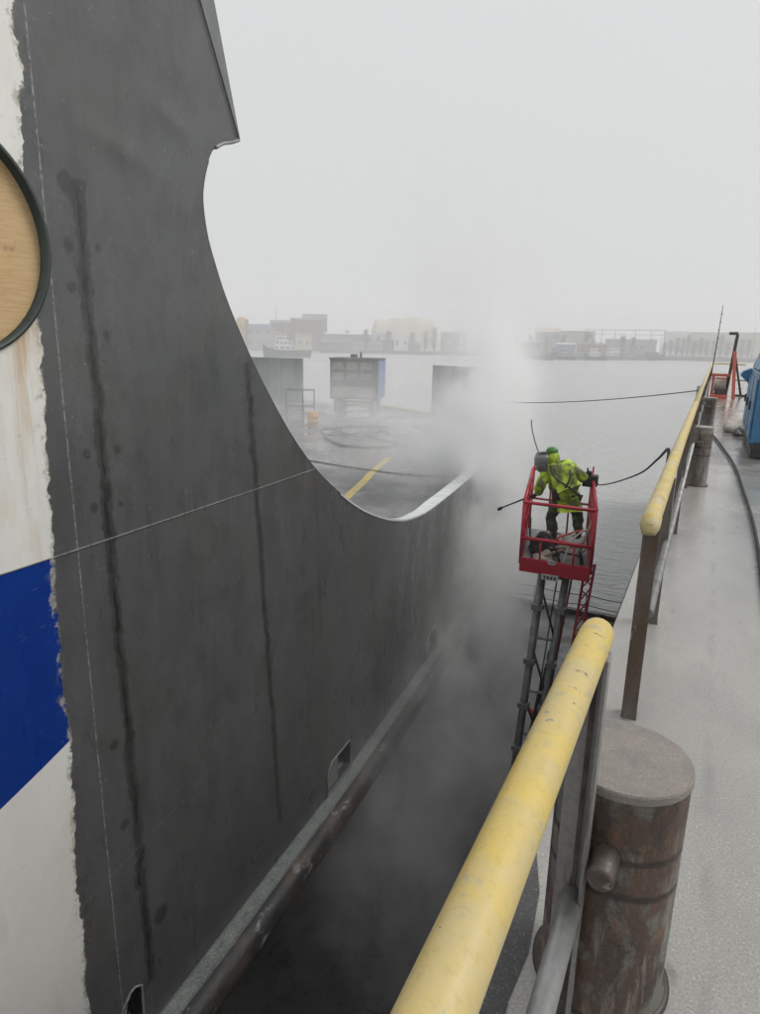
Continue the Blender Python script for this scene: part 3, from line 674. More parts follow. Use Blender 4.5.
# crumpled tarp bundle
def blob(name, c, d, mat, seed, label, cat, amp=.25):
    rr = random.Random(seed); bm2 = bmesh.new(); bmesh.ops.create_icosphere(bm2, subdivisions=4, radius=1)
    ph = [(Vector((rr.uniform(-1, 1), rr.uniform(-1, 1), rr.uniform(-1, 1))) * rr.uniform(2, 7), rr.uniform(0, 6)) for _ in range(10)]
    for v in bm2.verts:
        k = 1 + amp * sum(math.sin(v.co.dot(q) + f) for q, f in ph) / 3.5
        v.co = Vector((v.co.x * d[0] * k, v.co.y * d[1] * k, max(v.co.z * d[2] * k, -.02)))
    for f in bm2.faces: f.smooth = True
    mb = MB(); mb.bm.free(); mb.bm = bm2; o = mb.build(name, mat); o.location = c; return tag(o, label, cat)
blob('tarp_bundle', (.62, 16.2, .02), (.32, .75, .26), M['tarp'], 3, 'crumpled pale tarp lying on the walkway beside the blue machine', 'tarp')
blob('dark_bundle', (.62, 14.0 + 1.35, .02), (.14, .22, .14), M['darksteel'], 5, 'small dark lump on the walkway between tarp and blue machine', 'bag')
# red winch
wn = thing('winch', 'low red winch with rope drum at end of the walkway', 'winch', loc=(.22, 27.2, 0))
m = MB(); m.box((0, -.5, .06), (.55, 1.2, .12)); m.box((-.24, 0, .42), (.07, .5, .72)); m.box((.24, 0, .42), (.07, .5, .72)); m.box((0, -.35, .78), (.62, .10, .10)); m.box((0, .3, .62), (.58, .10, .10)); m.build('frame', M['red_pale'], wn)
m = MB(); m.lathe([(.30, -.2), (.30, -.17), (.2, -.16), (.2, .16), (.30, .17), (.30, .2)], (0, 0, .42), 20, 'X'); m.build('drum', M['tarp'], wn)
m = MB(); m.box((.05, -.62, .2), (.4, .34, .26)); m.build('motor', M['darksteel'], wn)
# davit: black post with red raking leg and dark brace
dv = thing('davit', 'davit with black hooked post and leaning red leg by the winch', 'davit', loc=(.50, 27, 0))
m = MB(); m.box((0, 0, 1.1), (.10, .10, 2.2), ry=RAD(3)); m.box((-.07, 0, 2.22), (.28, .12, .1)); m.build('post', M['darksteel'], dv)
m = MB(); m.box((.12, -.35, .8), (.11, .11, 1.68), rx=RAD(-15), ry=RAD(-5)); m.build('leg', M['red_pale'], dv)
m = MB(); m.tube([(.03, 0, 1.65), (.46, 1.0, .05)], .04, 8); m.box((.46, 1.0, .03), (.4, .3, .06)); m.build('brace', M['darksteel'], dv)
m = MB(); m.tube([(.1, .2, .62), (1.3, .6, .55)], .02, 6); m.build('crossbar', M['darksteel'], dv)
m = MB(); m.tube([(0, 0, 0), (.02, 0, 1.6), (.0, 0, 3.2)], [.025, .02, .012], 6)
for k in range(6): m.box((.01, 0, 1.5 + k * .28), (.05, .05, .04))
pl = m.build('marker_pole', M['darksteel']); pl.location = (-.14, 27.5, 0); pl.rotation_euler = (0, RAD(2), 0); tag(pl, 'tall thin grey pole standing at the rail beside the winch', 'pole')
m = MB(); m.lathe([(.10, 0), (.12, .05), (.08, .08), (.08, .2), (.13, .24), (.12, .28)], (0, 0, 0), 16); q = m.build('edge_bollard', M['darksteel']); q.location = (-2.85, 26.1, ZF); tag(q, 'little dark bollard on the far edge of the dock floor', 'bollard')
# chain fence along the outer end of the dock floor
cf = thing('chain_fence', 'low wire fence on the outer edge of the dock floor', 'fence', loc=(-3.5, 26.2, ZF))
for x in (-4.2, -2.1, 0, 2.3):
    m = MB(); m.tube([(x, 0, 0), (x, 0, .95)], .025, 6); m.build('post', M['darksteel'], cf)
for z in (.92, .5):
    m = MB(); P = []
    for i in range(40):
        x = -4.2 + i * 6.5 / 39; P.append((x, 0, z - .07 * abs(math.sin((x + 4.2) * 1.49))))
    m.tube(P, .018, 5); m.build('wire', M['rope'], cf)
m = MB(); m.box((-7.8, 26.25, ZF + .11), (14.5, .26, .22)); tag(m.build('end_beam', M['darksteel']), 'dark kerb beam along the outer edge of the dock floor', 'beam')
m = MB(); m.tube([(-.42, 3.2, -.32), (-.42, 8, -.34), (-.42, 25, -.3)], .035, 8); tag(m.build('service_pipe', M['black']), 'black pipe along the outer face of the dock wall', 'pipe')

# ------------------------------------------------------------------ aerial lift
lf = thing('aerial_lift', 'red aerial work platform raised on grey masts beside the hull', 'lift', loc=(-2.2, 11.3, ZF))
bpy.context.view_layer.update()
LI = Matrix.Translation(-Vector(lf.location))
def lpart(mb, name, mat, parent=None, **k):
    o = mb.build(name, mat, None, **k); o.parent = parent or lf
    o.matrix_parent_inverse = LI if parent is None else Matrix.Identity(4); return o
NL, NR, FL, FR = Vector((-2.72, 11.3, 0)), Vector((-1.49, 11.3, 0)), Vector((-2.98, 12.9, 0)), Vector((-1.84, 12.9, 0))
def zz(p, z0, z1): t = (p.y - 11.3) / 1.6; return Vector((p.x, p.y, z0 + (z1 - z0) * t))
tn = lambda p: zz(p, -.97, -.65); md = lambda p: zz(p, -1.62, -1.25); fn = lambda p: zz(p, -2.10, -1.88)
m = MB()
m.tube([tn(NL), tn(NR)], .031, 8); m.tube([tn(NL), tn(FL)], .031, 8); m.tube([tn(FL), tn(FR)], .031, 8); m.tube([tn(NR), tn(FR)], .031, 8)
lpart(m, 'top_rail', M['red'])
m = MB(); m.tube([md(NL), md(NR)], .034, 8); m.tube([md(NL), md(FL)], .022, 8); m.tube([md(FL), md(FR)], .022, 8); m.tube([md(NR), md(FR)], .022, 8)
lpart(m, 'mid_rail', M['red'])
for a_, b_ in ((NL, FL), (NR, FR)): m = MB(); m.tube([md(a_).lerp(tn(a_), .5), md(b_).lerp(tn(b_), .5)], .018, 8); lpart(m, 'knee_rail', M['red'])
for p in (NL, NR, FL, FR, NL.lerp(FL, .5), NR.lerp(FR, .5), NL.lerp(FL, .25), NR.lerp(FR, .25), NL.lerp(FL, .75), NR.lerp(FR, .75), NL.lerp(FL, .12), NL.lerp(FL, .62), NR.lerp(FR, .12), NR.lerp(FR, .37), NR.lerp(FR, .62), NR.lerp(FR, .88), FL.lerp(FR, .33), FL.lerp(FR, .66), NL.lerp(NR, .28), NL.lerp(NR, .75)):
    full = p in (NL, NR, FL, FR) or p.y > 11.35
    m = MB(); m.tube([fn(p), tn(p) if full else md(p)], .028 if p in (NL, NR, FL, FR) else .018, 8); lpart(m, 'cage_bar', M['red'])
for p_, o_ in ((FL, (.02, .05, .10)), (FR, (.0, .05, .14))): m = MB(); m.tube([fn(p_), tn(p_) + Vector(o_)], .02, 6); lpart(m, 'corner_stay', M['red'])
m = MB(); m.prism([fn(NL), fn(NR), fn(FR), fn(FL)], (0, 0, -.06)); lpart(m, 'platform_floor', M['liftgrey'])
m = MB(); m.prism([fn(NL) + Vector((0, -.03, -.14)), fn(NR) + Vector((0, -.03, -.14)), fn(NR) + Vector((0, -.03, .12)), fn(NL) + Vector((0, -.03, .12))], (0, .03, 0)); kick = lpart(m, 'kick_panel', M['red'])
m = MB(); m.lathe([(.05, 0), (.052, .006), (.045, .012)], (0, 0, 0), 20, 'Y'); bmesh.ops.scale(m.bm, vec=(1.5, 1, .9), verts=m.bm.verts[:]); bmesh.ops.translate(m.bm, vec=(-2.15, 11.255, -1.99), verts=m.bm.verts[:]); badge = lpart(m, 'oval_badge', M['offwhite'], kick)
m = MB(); m.tube(curve([(-2.195, 11.252, -1.995), (-2.17, 11.252, -1.975), (-2.15, 11.252, -1.998), (-2.13, 11.252, -1.975), (-2.105, 11.252, -1.99)], 5), .006, 5); lpart(m, 'badge_mark', M['red'], kick)
m = MB(); m.box((-2.16, 11.25, -2.27), (.30, .02, .10)); lpart(m, 'number_plate', M['offwhite'], kick)
for k in range(4): m = MB(); m.box((-2.25 + k * .06, 11.236, -2.27), (.03, .008, .055)); lpart(m, 'plate_mark', M['darksteel'], kick)
m = MB(); m.prism([fn(NL.lerp(FL, .1)), fn(NL.lerp(FL, .7)), fn(NL.lerp(FL, .7)) + Vector((0, 0, .35)), fn(NL.lerp(FL, .1)) + Vector((0, 0, .35))], (.02, 0, 0)); lpart(m, 'side_panel', M['red'])
m = MB(); m.prism([fn(NR.lerp(FR, .1)), fn(NR.lerp(FR, .5)), fn(NR.lerp(FR, .5)) + Vector((0, 0, .55)), fn(NR.lerp(FR, .1)) + Vector((0, 0, .55))], (-.02, 0, 0)); lpart(m, 'side_panel', M['red'])
m = MB(); m.box((-1.83, 12.62, -.72), (.26, .20, .22)); m.box((-1.86, 12.57, -.58), (.10, .08, .1)); cb = lpart(m, 'control_box', M['black'], bevel=.02)
m = MB(); m.tube([(-1.87, 12.55, -.60), (-1.88, 12.50, -.47)], .018, 6); lpart(m, 'joystick', M['black'], cb)
# masts and rungs below
mast_top = (-2.36, -2.28); A0, A1 = Vector((-2.36, 11.6, -2.25)), Vector((-2.62, 11.2, ZF + .75)); B0, B1 = Vector((-1.93, 11.6, -2.25)), Vector((-2.34, 11.3, ZF + .75))
for a, b, w in ((A0, A1, .115), (B0, B1, .105)):
    m = MB(); m.tube([a, b], w / 2 * 1.3, 4); mp_ = lpart(m, 'mast', M['liftgrey'])
    for t in (.12, .30, .45, .60, .78):
        m = MB(); m.box(a.lerp(b, t), (w * 1.75, w * 1.7, .10)); lpart(m, 'mast_clamp', M['liftgrey'], mp_)
for t in (.02, .22, .40, .55, .70): m = MB(); m.tube([A0.lerp(A1, t), B0.lerp(B1, t)], .03, 8); lpart(m, 'cross_member', M['liftgrey'])
m = MB(); C0, C1 = A0.lerp(B0, .55) + Vector((0, .05, -1.6)), A1.lerp(B1, .3) + Vector((0, .05, .2)); m.tube([C0, C0.lerp(C1, .2), C0.lerp(C1, .21), C1], [.028, .028, .06, .06], 10); lpart(m, 'hydraulic_ram', M['black'])
for t0, t1 in ((.05, .22), (.25, .40), (.43, .55)): m = MB(); m.tube([A0.lerp(A1, t0), B0.lerp(B1, t1)], .022, 6); lpart(m, 'brace', M['darksteel'])
m = MB(); m.tube([A0.lerp(B0, .62) + Vector((0, .02, -.1)), A1.lerp(B1, .7)], .014, 6); lpart(m, 'ladder_cable', M['black'])
# red lattice column on the right
m = MB(); D0, D1 = Vector((-1.66, 11.9, -2.1)), Vector((-1.92, 12.1, -5.9)); E0, E1 = Vector((-1.50, 11.9, -2.1)), Vector((-1.76, 12.1, -5.4))
m.tube([D0, D1], .026, 6); m.tube([E0, E1], .026, 6)
for k in range(14):
    t = k / 14; m.tube([D0.lerp(D1, t), E0.lerp(E1, t + .06)], .014, 5); m.tube([E0.lerp(E1, t), D0.lerp(D1, t + .06)], .014, 5)
m.tube([(-1.86, 11.9, -2.15), (-2.14, 12.0, -5.2)], .022, 6); lpart(m, 'lattice_column', M['red'])
m = MB(); m.tube([D1, (-2.35, 12.0, -5.6)], .04, 8); m.tube([(-2.45, 11.8, -5.25), (-1.85, 12.1, -5.9)], .05, 8); m.tube([D1, (-2.2, 12.2, ZF + .8)], .05, 8); m.tube([E1, (-1.85, 12.2, ZF + .8)], .05, 8); lpart(m, 'red_arm', M['red'])
m = MB(); m.box((-2.2, 11.7, ZF + .62), (1.6, 2.8, .4)); m.box((-2.2, 12.4, ZF + .95), (1.2, 1.0, .5)); lpart(m, 'chassis', M['red'], bevel=.03)
for x in (-3.05, -1.35):
    for y in (10.7, 12.7):
        m = MB(); m.lathe([(.2, -.16), (.40, -.14), (.42, 0), (.40, .14), (.2, .16)], (x, y, ZF + .42), 20, 'X'); wo = lpart(m, 'wheel', M['black'])
        m = MB(); m.lathe([(.06, -.175), (.2, -.17), (.2, .17), (.06, .175)], (x, y, ZF + .42), 14, 'X'); lpart(m, 'rim', M['red'], wo)
# clutter on the platform
def plank(p, q, w, t, label):
    p, q = Vector(p), Vector(q); d = q - p; m = MB(); c = (p + q) / 2
    m.box((0, 0, 0), (d.length, w, t)); o = m.build('timber_offcut', M['wood']); o.location = c
    o.rotation_euler = d.to_track_quat('X', 'Z').to_euler(); return tag(o, label, 'timber', 'timber offcuts on the lift platform')
plank((-2.35, 11.55, -1.98), (-1.72, 11.75, -1.68), .09, .03, 'longest timber offcut lying across the lift platform')
plank((-2.30, 11.72, -1.86), (-1.75, 11.62, -1.74), .07, .03, 'short timber offcut crossing another on the lift platform')
plank((-1.78, 11.6, -1.95), (-1.62, 12.1, -1.25), .05, .03, 'thin timber offcut leaning on the right cage side of the lift')
blob('tool_bag', (-2.42, 12.0, -2.02), (.30, .24, .34), M['glove'], 11, 'dark tool bag slumped on the lift platform at the worker\'s feet', 'bag')
blob('rag_heap', (-2.42, 11.55, -2.13), (.20, .14, .20), M['tarp'], 13, 'pale rag heap behind the front cage bars of the lift', 'rags', .4)
m = MB(); m.tube(curve([(-2.55, 11.5, -2.1), (-2.6, 11.55, -1.75), (-2.35, 11.6, -1.6), (-2.2, 11.7, -1.85), (-2.0, 11.8, -1.95), (-1.75, 11.6, -1.9), (-1.66, 11.5, -2.0), (-1.7, 11.35, -1.75), (-1.62, 11.33, -2.2)], 8), .02, 6)
tag(m.build('platform_hose', M['rope']), 'dark hose looping over the clutter on the lift platform', 'hose')

for k, (pts, mm, lab) in enumerate([([(-2.62, 12.3, -1.95), (-2.4, 12.6, -1.8), (-2.1, 12.2, -1.85), (-2.2, 11.8, -1.7), (-1.9, 11.9, -1.55), (-1.7, 12.4, -1.6)], 'red_pale', 'reddish hose curled round the worker\'s feet on the lift'),
        ([(-2.0, 11.45, -2.05), (-1.9, 11.6, -1.65), (-1.72, 11.9, -1.5), (-1.62, 12.2, -1.75), (-1.75, 12.0, -1.95)], 'tarp', 'pale hose bunched at the right cage side of the lift'),
        ([(-2.66, 11.6, -1.3), (-2.62, 11.55, -1.7), (-2.5, 11.6, -1.95), (-2.2, 11.5, -1.75), (-2.05, 11.5, -2.05)], 'black', 'black hose drooping over the left cage bars of the lift')]):
    m = MB(); m.tube(curve(pts, 7), .018, 6); tag(m.build('platform_hose', M[mm]), lab, 'hose')
# ------------------------------------------------------------------ worker
def skin_mesh(name, joints, edges, mat, parent, sub=2, root=0):
    me = bpy.data.meshes.new(name); me.from_pydata([Vector(j[:3]) for j in joints], edges, []); o = bpy.data.objects.new(name, me); COL.objects.link(o)
    sk = o.modifiers.new('skin', 'SKIN'); sk.use_smooth_shade = True
    for i, j in enumerate(joints):
        r = j[3]; v = me.skin_vertices[0].data[i]; v.radius = r if isinstance(r, tuple) else (r, r); v.use_root = (i == root)
    ss = o.modifiers.new('sub', 'SUBSURF'); ss.levels = sub; ss.render_levels = sub
    bpy.context.view_layer.update(); dg = bpy.context.evaluated_depsgraph_get()
    nm = bpy.data.meshes.new_from_object(o.evaluated_get(dg)); nm.name = name; o.modifiers.clear(); o.data = nm; nm.materials.clear(); nm.materials.append(mat)
    for p in nm.polygons: p.use_smooth = True
    if parent is not None: o.parent = parent
    return o
wk = Vector((-2.16, 12.35, -1.87))
def J(x, y, z, r): return (x, y, z, r)
# joints relative to the feet; the figure hunches left (towards the hull, -x)
PEL = J(.04, -.04, .84, (.16, .14)); SP = J(-.02, -.05, 1.04, (.16, .14)); CH = J(-.10, .02, 1.30, (.19, .15)); NK = J(-.17, .10, 1.46, .07); HD = J(-.21, .15, 1.59, (.095, .105)); HT = J(-.23, .16, 1.71, .08)
LS = J(-.31, .08, 1.33, .08); LE = J(-.46, .0, 1.07, .055); LW = J(-.52, .12, .88, .038); LH = J(-.54, .16, .85, .04)
RS = J(.10, -.02, 1.40, .09); RE = J(.29, -.08, 1.22, .058); RW = J(.36, .08, 1.15, .038); RH = J(.38, .12, 1.15, .04)
LHP = J(-.10, -.02, .78, .105); LK = J(-.24, .12, .46, .072); LA = J(-.20, -.02, .10, .05); LT = J(-.28, .10, .04, .042)
RHP = J(.15, -.02, .78, .105); RK = J(.27, .12, .45, .072); RA = J(.26, -.02, .10, .05); RT = J(.22, .12, .04, .042)
def finger(base, d, curl, ln, r):
    b = Vector(base); d = Vector(d).normalized(); c = Vector(curl); p1 = b + d * ln * .45; p2 = p1 + (d + c * .6).normalized() * ln * .33; p3 = p2 + (d + c * 1.5).normalized() * ln * .25
    return [(*b, r), (*p1, r * .95), (*p2, r * .85), (*p3, r * .7)]
body_j = [PEL, SP, CH, NK, HD, HT, LS, LE, LW, LH, RS, RE, RW, RH, LHP, LK, LA, LT, RHP, RK, RA, RT]
body_e = [(0, 1), (1, 2), (2, 3), (3, 4), (4, 5), (2, 6), (6, 7), (7, 8), (8, 9), (2, 10), (10, 11), (11, 12), (12, 13), (0, 14), (14, 15), (15, 16), (16, 17), (0, 18), (18, 19), (19, 20), (20, 21)]
for hidx, H, dirv, side, cu in ((9, LH, (-.6, .6, -.4), (.3, .2, -.45), (.5, -.3, -.3)), (13, RH, (.75, .55, -.1), (-.3, .5, .6), (-.2, -.1, -.8))):
    dv_ = Vector(dirv).normalized(); sd_ = Vector(side).normalized()
    for k, ln in enumerate((.075, .085, .080, .065)):
        fj = finger(Vector(H[:3]) + dv_ * .02 + sd_ * (k - 1.5) * .02, dv_, cu, ln, .010); o_ = len(body_j); body_j += fj
        body_e += [(hidx, o_), (o_, o_ + 1), (o_ + 1, o_ + 2), (o_ + 2, o_ + 3)]
    fj = finger(Vector(H[:3]) + sd_ * -.035, dv_ * .6 - sd_ * .8, cu, .06, .011); o_ = len(body_j); body_j += fj; body_e += [(hidx, o_), (o_, o_ + 1), (o_ + 1, o_ + 2), (o_ + 2, o_ + 3)]
person = skin_mesh('person', body_j, body_e, M['skin'], None)
person.data.materials.append(M['glove'])
for p in person.data.polygons:
    if min((p.center - Vector(LH[:3])).length, (p.center - Vector(RH[:3])).length) < .17: p.material_index = 1
person.location = wk; person.rotation_euler = (0, RAD(-4), RAD(24)); tag(person, 'worker in yellow-green hi-vis suit standing in the red lift, facing the steaming hull', 'person')
g = lambda j, k: J(*j[:3], tuple(a * k for a in j[3]) if isinstance(j[3], tuple) else j[3] * k)
from mathutils import noise as mnoise
def crumple(o, amp, sc_, seed):
    me = o.data; ns = [v.normal.copy() for v in me.vertices]
    for v, nn in zip(me.vertices, ns): v.co += nn * amp * (mnoise.noise(v.co * sc_ + Vector((seed, 0, 0))) + .5 * mnoise.noise(v.co * sc_ * 2.3 + Vector((0, seed, 0))))
ja = [J(.05, -.04, .68, (.23, .20)), J(.04, -.04, .86, (.25, .22)), g(SP, 1.62), g(CH, 1.42), J(-.16, .09, 1.43, .12), g(LS, 1.6), g(LE, 2.0), J(-.512, .10, .91, .075), g(RS, 1.7), g(RE, 2.1), J(.35, .06, 1.16, .075)]
crumple(skin_mesh('jacket', ja, [(0, 1), (1, 2), (2, 3), (3, 4), (3, 5), (5, 6), (6, 7), (3, 8), (8, 9), (9, 10)], M['hivis'], person, sub=3, root=1), .035, 7, 1)
crumple(skin_mesh('trousers', [g(PEL, 1.15), g(LHP, 1.25), g(LK, 1.55), J(-.20, -.02, .14, .09), g(RHP, 1.25), g(RK, 1.55), J(.26, -.02, .14, .09)], [(0, 1), (1, 2), (2, 3), (0, 4), (4, 5), (5, 6)], M['trouser'], person, sub=3), .03, 8, 4)
for a, t in ((LA, LT), (RA, RT)):
    skin_mesh('boot', [J(a[0], a[1], .20, .062), J(a[0], a[1], .07, .062), J((a[0] + t[0]) / 2, (a[1] + t[1]) / 2, .05, .055), J(t[0], t[1], .045, .05)], [(0, 1), (1, 2), (2, 3)], M['black'], person)
skin_mesh('hood', [J(-.16, .09, 1.41, .12), J(-.19, .13, 1.53, (.125, .13)), J(-.21, .15, 1.65, (.115, .122)), J(-.225, .155, 1.72, .07)], [(0, 1), (1, 2), (2, 3)], M['hivis'], person)
m = MB(); m.lathe([(.108, 1.69), (.111, 1.705), (.104, 1.74), (.078, 1.775), (.03, 1.79)], (-.215, .155, -.01), 20); m.build('helmet', M['green_helmet'], person)
m = MB(); vr = []
for i in range(11):
    a = RAD(75 + i * 19); r = .205
    vr.append([m.bm.verts.new((-.32 + r * k * math.cos(a), .13 + r * k * math.sin(a), z)) for z, k in ((1.32, .72), (1.37, .95), (1.48, 1.1), (1.59, 1.1), (1.67, .95))])
for p, q in zip(vr, vr[1:]):
    for j in range(4): m.face([p[j], q[j], q[j + 1], p[j + 1]], True)
vo = m.build('face_shield', M['visor'], person); s_ = vo.modifiers.new('thickness', 'SOLIDIFY'); s_.thickness = .006
# harness straps, belt and a battery box on the hip
def strap(pts, w=.022): m = MB(); m.tube(pts, w, 6); return m
m = strap(curve([(-.28, -.05, 1.47), (-.24, -.25, 1.28), (.06, -.31, 1.06), (.22, -.24, .88)], 6), .018); m.build('harness_strap', M['black'], person)
m = strap(curve([(.04, -.06, 1.50), (.03, -.27, 1.30), (-.08, -.30, 1.06), (-.16, -.24, .88)], 6), .018); m.build('harness_strap', M['black'], person)
m = MB(); m.tube([((.005) + .232 * math.cos(a * .4189), -.045 + .215 * math.sin(a * .4189), .92) for a in range(15)], .024, 6, closed=True); m.build('belt', M['black'], person)
m = MB(); m.box((-.22, -.22, .95), (.14, .10, .20)); m.build('hip_pouch', M['black'], person, bevel=.02)
m = MB(); m.tube([(-.03 + .235 * math.cos(a * .4189), -.05 + .225 * math.sin(a * .4189), 1.06) for a in range(15)], .016, 6, closed=True); m.build('reflective_band', M['hivis_dirty'], person)
# lance held in the left hand, its hose, and the hose that climbs to the upper left
m = MB(); m.tube([(-2.60, 12.20, -.90), (-2.775, 12.28, -1.04), (-3.52, 12.62, -1.48)], [.022, .02, .014], 8); ln = m.build('pressure_lance', M['darksteel']); tag(ln, 'dark pressure washer lance held by the worker, aimed at the hull', 'lance')
m = MB(); m.lathe([(.02, 0), (.035, .04), (.03, .12), (.012, .14)], (0, 0, 0), 10); nz = m.build('nozzle', M['black'], ln); nz.matrix_local = Matrix.Translation((-3.47, 12.60, -1.45)) @ Vector((-.69, .35, -.49)).to_track_quat('Z', 'Y').to_matrix().to_4x4()
m = MB(); m.tube(curve([(-2.72, 12.38, -.36), (-2.86, 12.5, -.14), (-2.98, 12.6, .12), (-3.04, 12.7, .32)], 6), .011, 6); tag(m.build('slanted_rod', M['darksteel']), 'thin dark rod rising above the left cage side of the lift', 'rod')
m = MB(); m.tube(curve([(-1.66, 12.35, -.70), (-1.58, 12.1, -.68), (-1.21, 11.0, -.39), (-.70, 9.0, .15), (-.40, 7.0, .66), (-.245, 5.35, 1.0), (-.222, 5.1, 1.0), (-.218, 5.0, .96)], 10), .011, 8)
tag(m.build('supply_hose', M['rope']), 'black hose hanging in a sag from the lift to the guardrail', 'hose')
m = MB(); P0, P1 = Vector((-.2, 13.1, 1.0)), Vector((-5.75, 19.2, .05))
m.tube([P0.lerp(P1, i / 16) + Vector((0, 0, -.10 * 4 * (i / 16) * (1 - i / 16))) for i in range(17)], .010, 6)
tag(m.build('mooring_cable', M['rope']), 'thin dark cable stretched from the far guardrail into the steam', 'cable')

# ------------------------------------------------------------------ far bank
def at(px, py, Z=ZW):                # ground point seen at a photo pixel
    d = Vector([r[0] * (px - 380) + r[1] * (py - 507) + r[2] * 660 for r in Rm]); t = (Z - 1.75) / d.z; return Vector((d.x * t, d.y * t, Z))
def dirat(px): d = at(px, 352); return Vector((d.x, d.y, 0)).normalized()
def far_pt(px, dist, z=ZW): d = dirat(px); return Vector((d.x * dist, d.y * dist, z))
ZB = ZW + 2.2
# land: quay front then ground far back
front = [(-900, 380), (-560, 480), (-420, 560), (-372, 606), (-282, 660), (-235, 620), (-142, 566), (-92, 600), (-16, 655), (40, 690), (200, 720), (500, 700), (920, 640)]
m = MB(); F1 = [(x, y, ZB) for x, y in front]; B1_ = [(x, 1150, ZB) for x, y in front]
fa = [m.bm.verts.new(p) for p in F1]; fb = [m.bm.verts.new((p[0], p[1], ZW - 1)) for p in F1]; ba = [m.bm.verts.new(p) for p in B1_]
for i in range(len(front) - 1): m.face([fb[i], fb[i + 1], fa[i + 1], fa[i]]); m.face([fa[i], fa[i + 1], ba[i + 1], ba[i]])
tag(m.build('far_bank', M['far_bank']), kind='structure')
def facing(p): return math.atan2(p.y, p.x) - math.pi / 2
def top_at(px, py, dist):            # height reached at that distance by the photo row py
    d = Vector([r[0] * (px - 380) + r[1] * (py - 507) + r[2] * 660 for r in Rm]); return 1.75 + dist * d.z / math.hypot(d.x, d.y)
def wid(a, b, dist): return (dirat(a) - dirat(b)).length * dist
def house(x0, x1, ytop, dist, d, mat, roofmat, label, gable=2.0, rows=2, winmat='far_slate', rz=0, wins=True, seed=1):
    px = (x0 + x1) / 2; w = wid(x0, x1, dist); rr = random.Random(seed + x0)
    p = far_pt(px, dist, ZB); h = top_at(px, ytop, dist) - ZB - max(gable, .5); t = thing('building', label, 'building', 'buildings on the far bank', loc=p, rz=facing(p) + rz)
    m = MB(); m.box((0, 0, h / 2), (w, d, h)); m.build('wall', M[mat], t)
    m = MB()
    if gable > 0: m.prism([(-w / 2 - .4, -d / 2 - .4, h + .02), (-w / 2 - .4, d / 2 + .4, h + .02), (-w / 2 - .4, 0, h + gable)], (w + .8, 0, 0))
    else: m.box((0, 0, h + .25), (w + .6, d + .6, .5))
    m.build('roof', M[roofmat], t)
    if wins:
        nx = max(2, min(7, int(w / 7)))
        for r in range(rows):
            for i in range(nx):
                if rr.random() < .3: continue
                m = MB(); m.box((-w / 2 + (i + .5) * w / nx + rr.uniform(-.6, .6), -d / 2 - .06, h * (r + .55) / rows), (w / nx * rr.uniform(.25, .6), .1, h / rows * rr.uniform(.2, .35))); m.build('window', M[winmat], t)
    return t
house(271, 291, 320, 690, 24, 'far_brick', 'far_slate', 'brick red block with dark roof directly behind the moving tugboat', 3, 3)
house(291, 322, 318, 705, 24, 'far_rust', 'far_slate', 'wide rusty brown block with low dark roof right of the brick block', 2, 3)
house(262, 284, 331, 640, 12, 'far_grey', 'far_rust', 'low grey house with rust red roof left of the tugboat', 3, 1)
house(296, 312, 333, 630, 10, 'far_tan', 'far_rust', 'small tan house with rust red roof right of the tugboat', 3, 1)
house(372, 392, 333, 660, 10, 'far_white', 'far_grey', 'pale shed with grey roof at left foot of the sand heap', 2, 1)
house(440, 458, 332, 660, 10, 'far_grey', 'far_slate', 'grey shed with dark roof at right foot of the sand heap', 2, 1)
house(303, 327, 314, 760, 18, 'far_slate', 'far_slate', 'grey block with peaked roof rising behind the rusty brown block', 5, 3)
house(246, 272, 324, 640, 14, 'far_grey', 'far_blue', 'pale grey block with blue roof at left end of the far bank', 2, 2)
house(325, 372, 333, 665, 16, 'far_grey', 'far_white', 'long low shed with white roof left of the sand heap', 1.2, 1)
house(322, 352, 339, 640, 10, 'far_green', 'far_slate', 'green grey warehouse on the quay right of the tan house', 3, 1)
house(353, 381, 341, 645, 10, 'far_grey', 'far_green', 'grey warehouse with green roof on the quay left of the white hut', 3, 1)
house(382, 396, 338, 650, 10, 'far_slate', 'far_grey', 'small slate dark store on the quay beside the white hut', 2, 1)
house(408, 420, 342, 640, 8, 'far_rust', 'far_slate', 'little rusty store on the quay right of the white hut', 2, 1)
house(394, 408, 335, 632, 7, 'far_white', 'far_white', 'little white hut on the quay before the sand heap', 0, 1)
house(476, 500, 333, 640, 14, 'far_grey', 'far_white', 'pale hall half hidden behind the steam plume', 1.5, 1)
house(552, 593, 328.5, 700, 26, 'far_tan', 'far_white', 'tan hall with bright white roof behind the moored boats', 2.5, 2)
house(534, 558, 328, 690, 20, 'far_grey', 'far_tan', 'grey shed with tan roof at left of the white roofed hall', 4, 2)
house(604, 655, 339, 720, 14, 'far_grey', 'far_slate', 'low grey hall under the gantry frame', 1.5, 1)
house(688, 790, 331, 860, 40, 'far_tan', 'far_white', 'very long tan warehouse with white roof behind the bare trees', 2, 1, wins=False)
house(662, 690, 332, 900, 30, 'far_white', 'far_white', 'pale blocky store at left end of the long warehouse', 0, 2, wins=False)
house(520, 540, 341, 600, 10, 'far_rust', 'far_grey', 'little rust brown shed above the dark barge boat', 1, 1)
house(556, 574, 343, 610, 10, 'far_blue', 'far_white', 'small blue shed with white roof behind the moored boats', 1, 1)
house(577, 606, 343, 620, 10, 'far_rust', 'far_slate', 'brown shed with dark roof behind the moored boats', 1, 1)
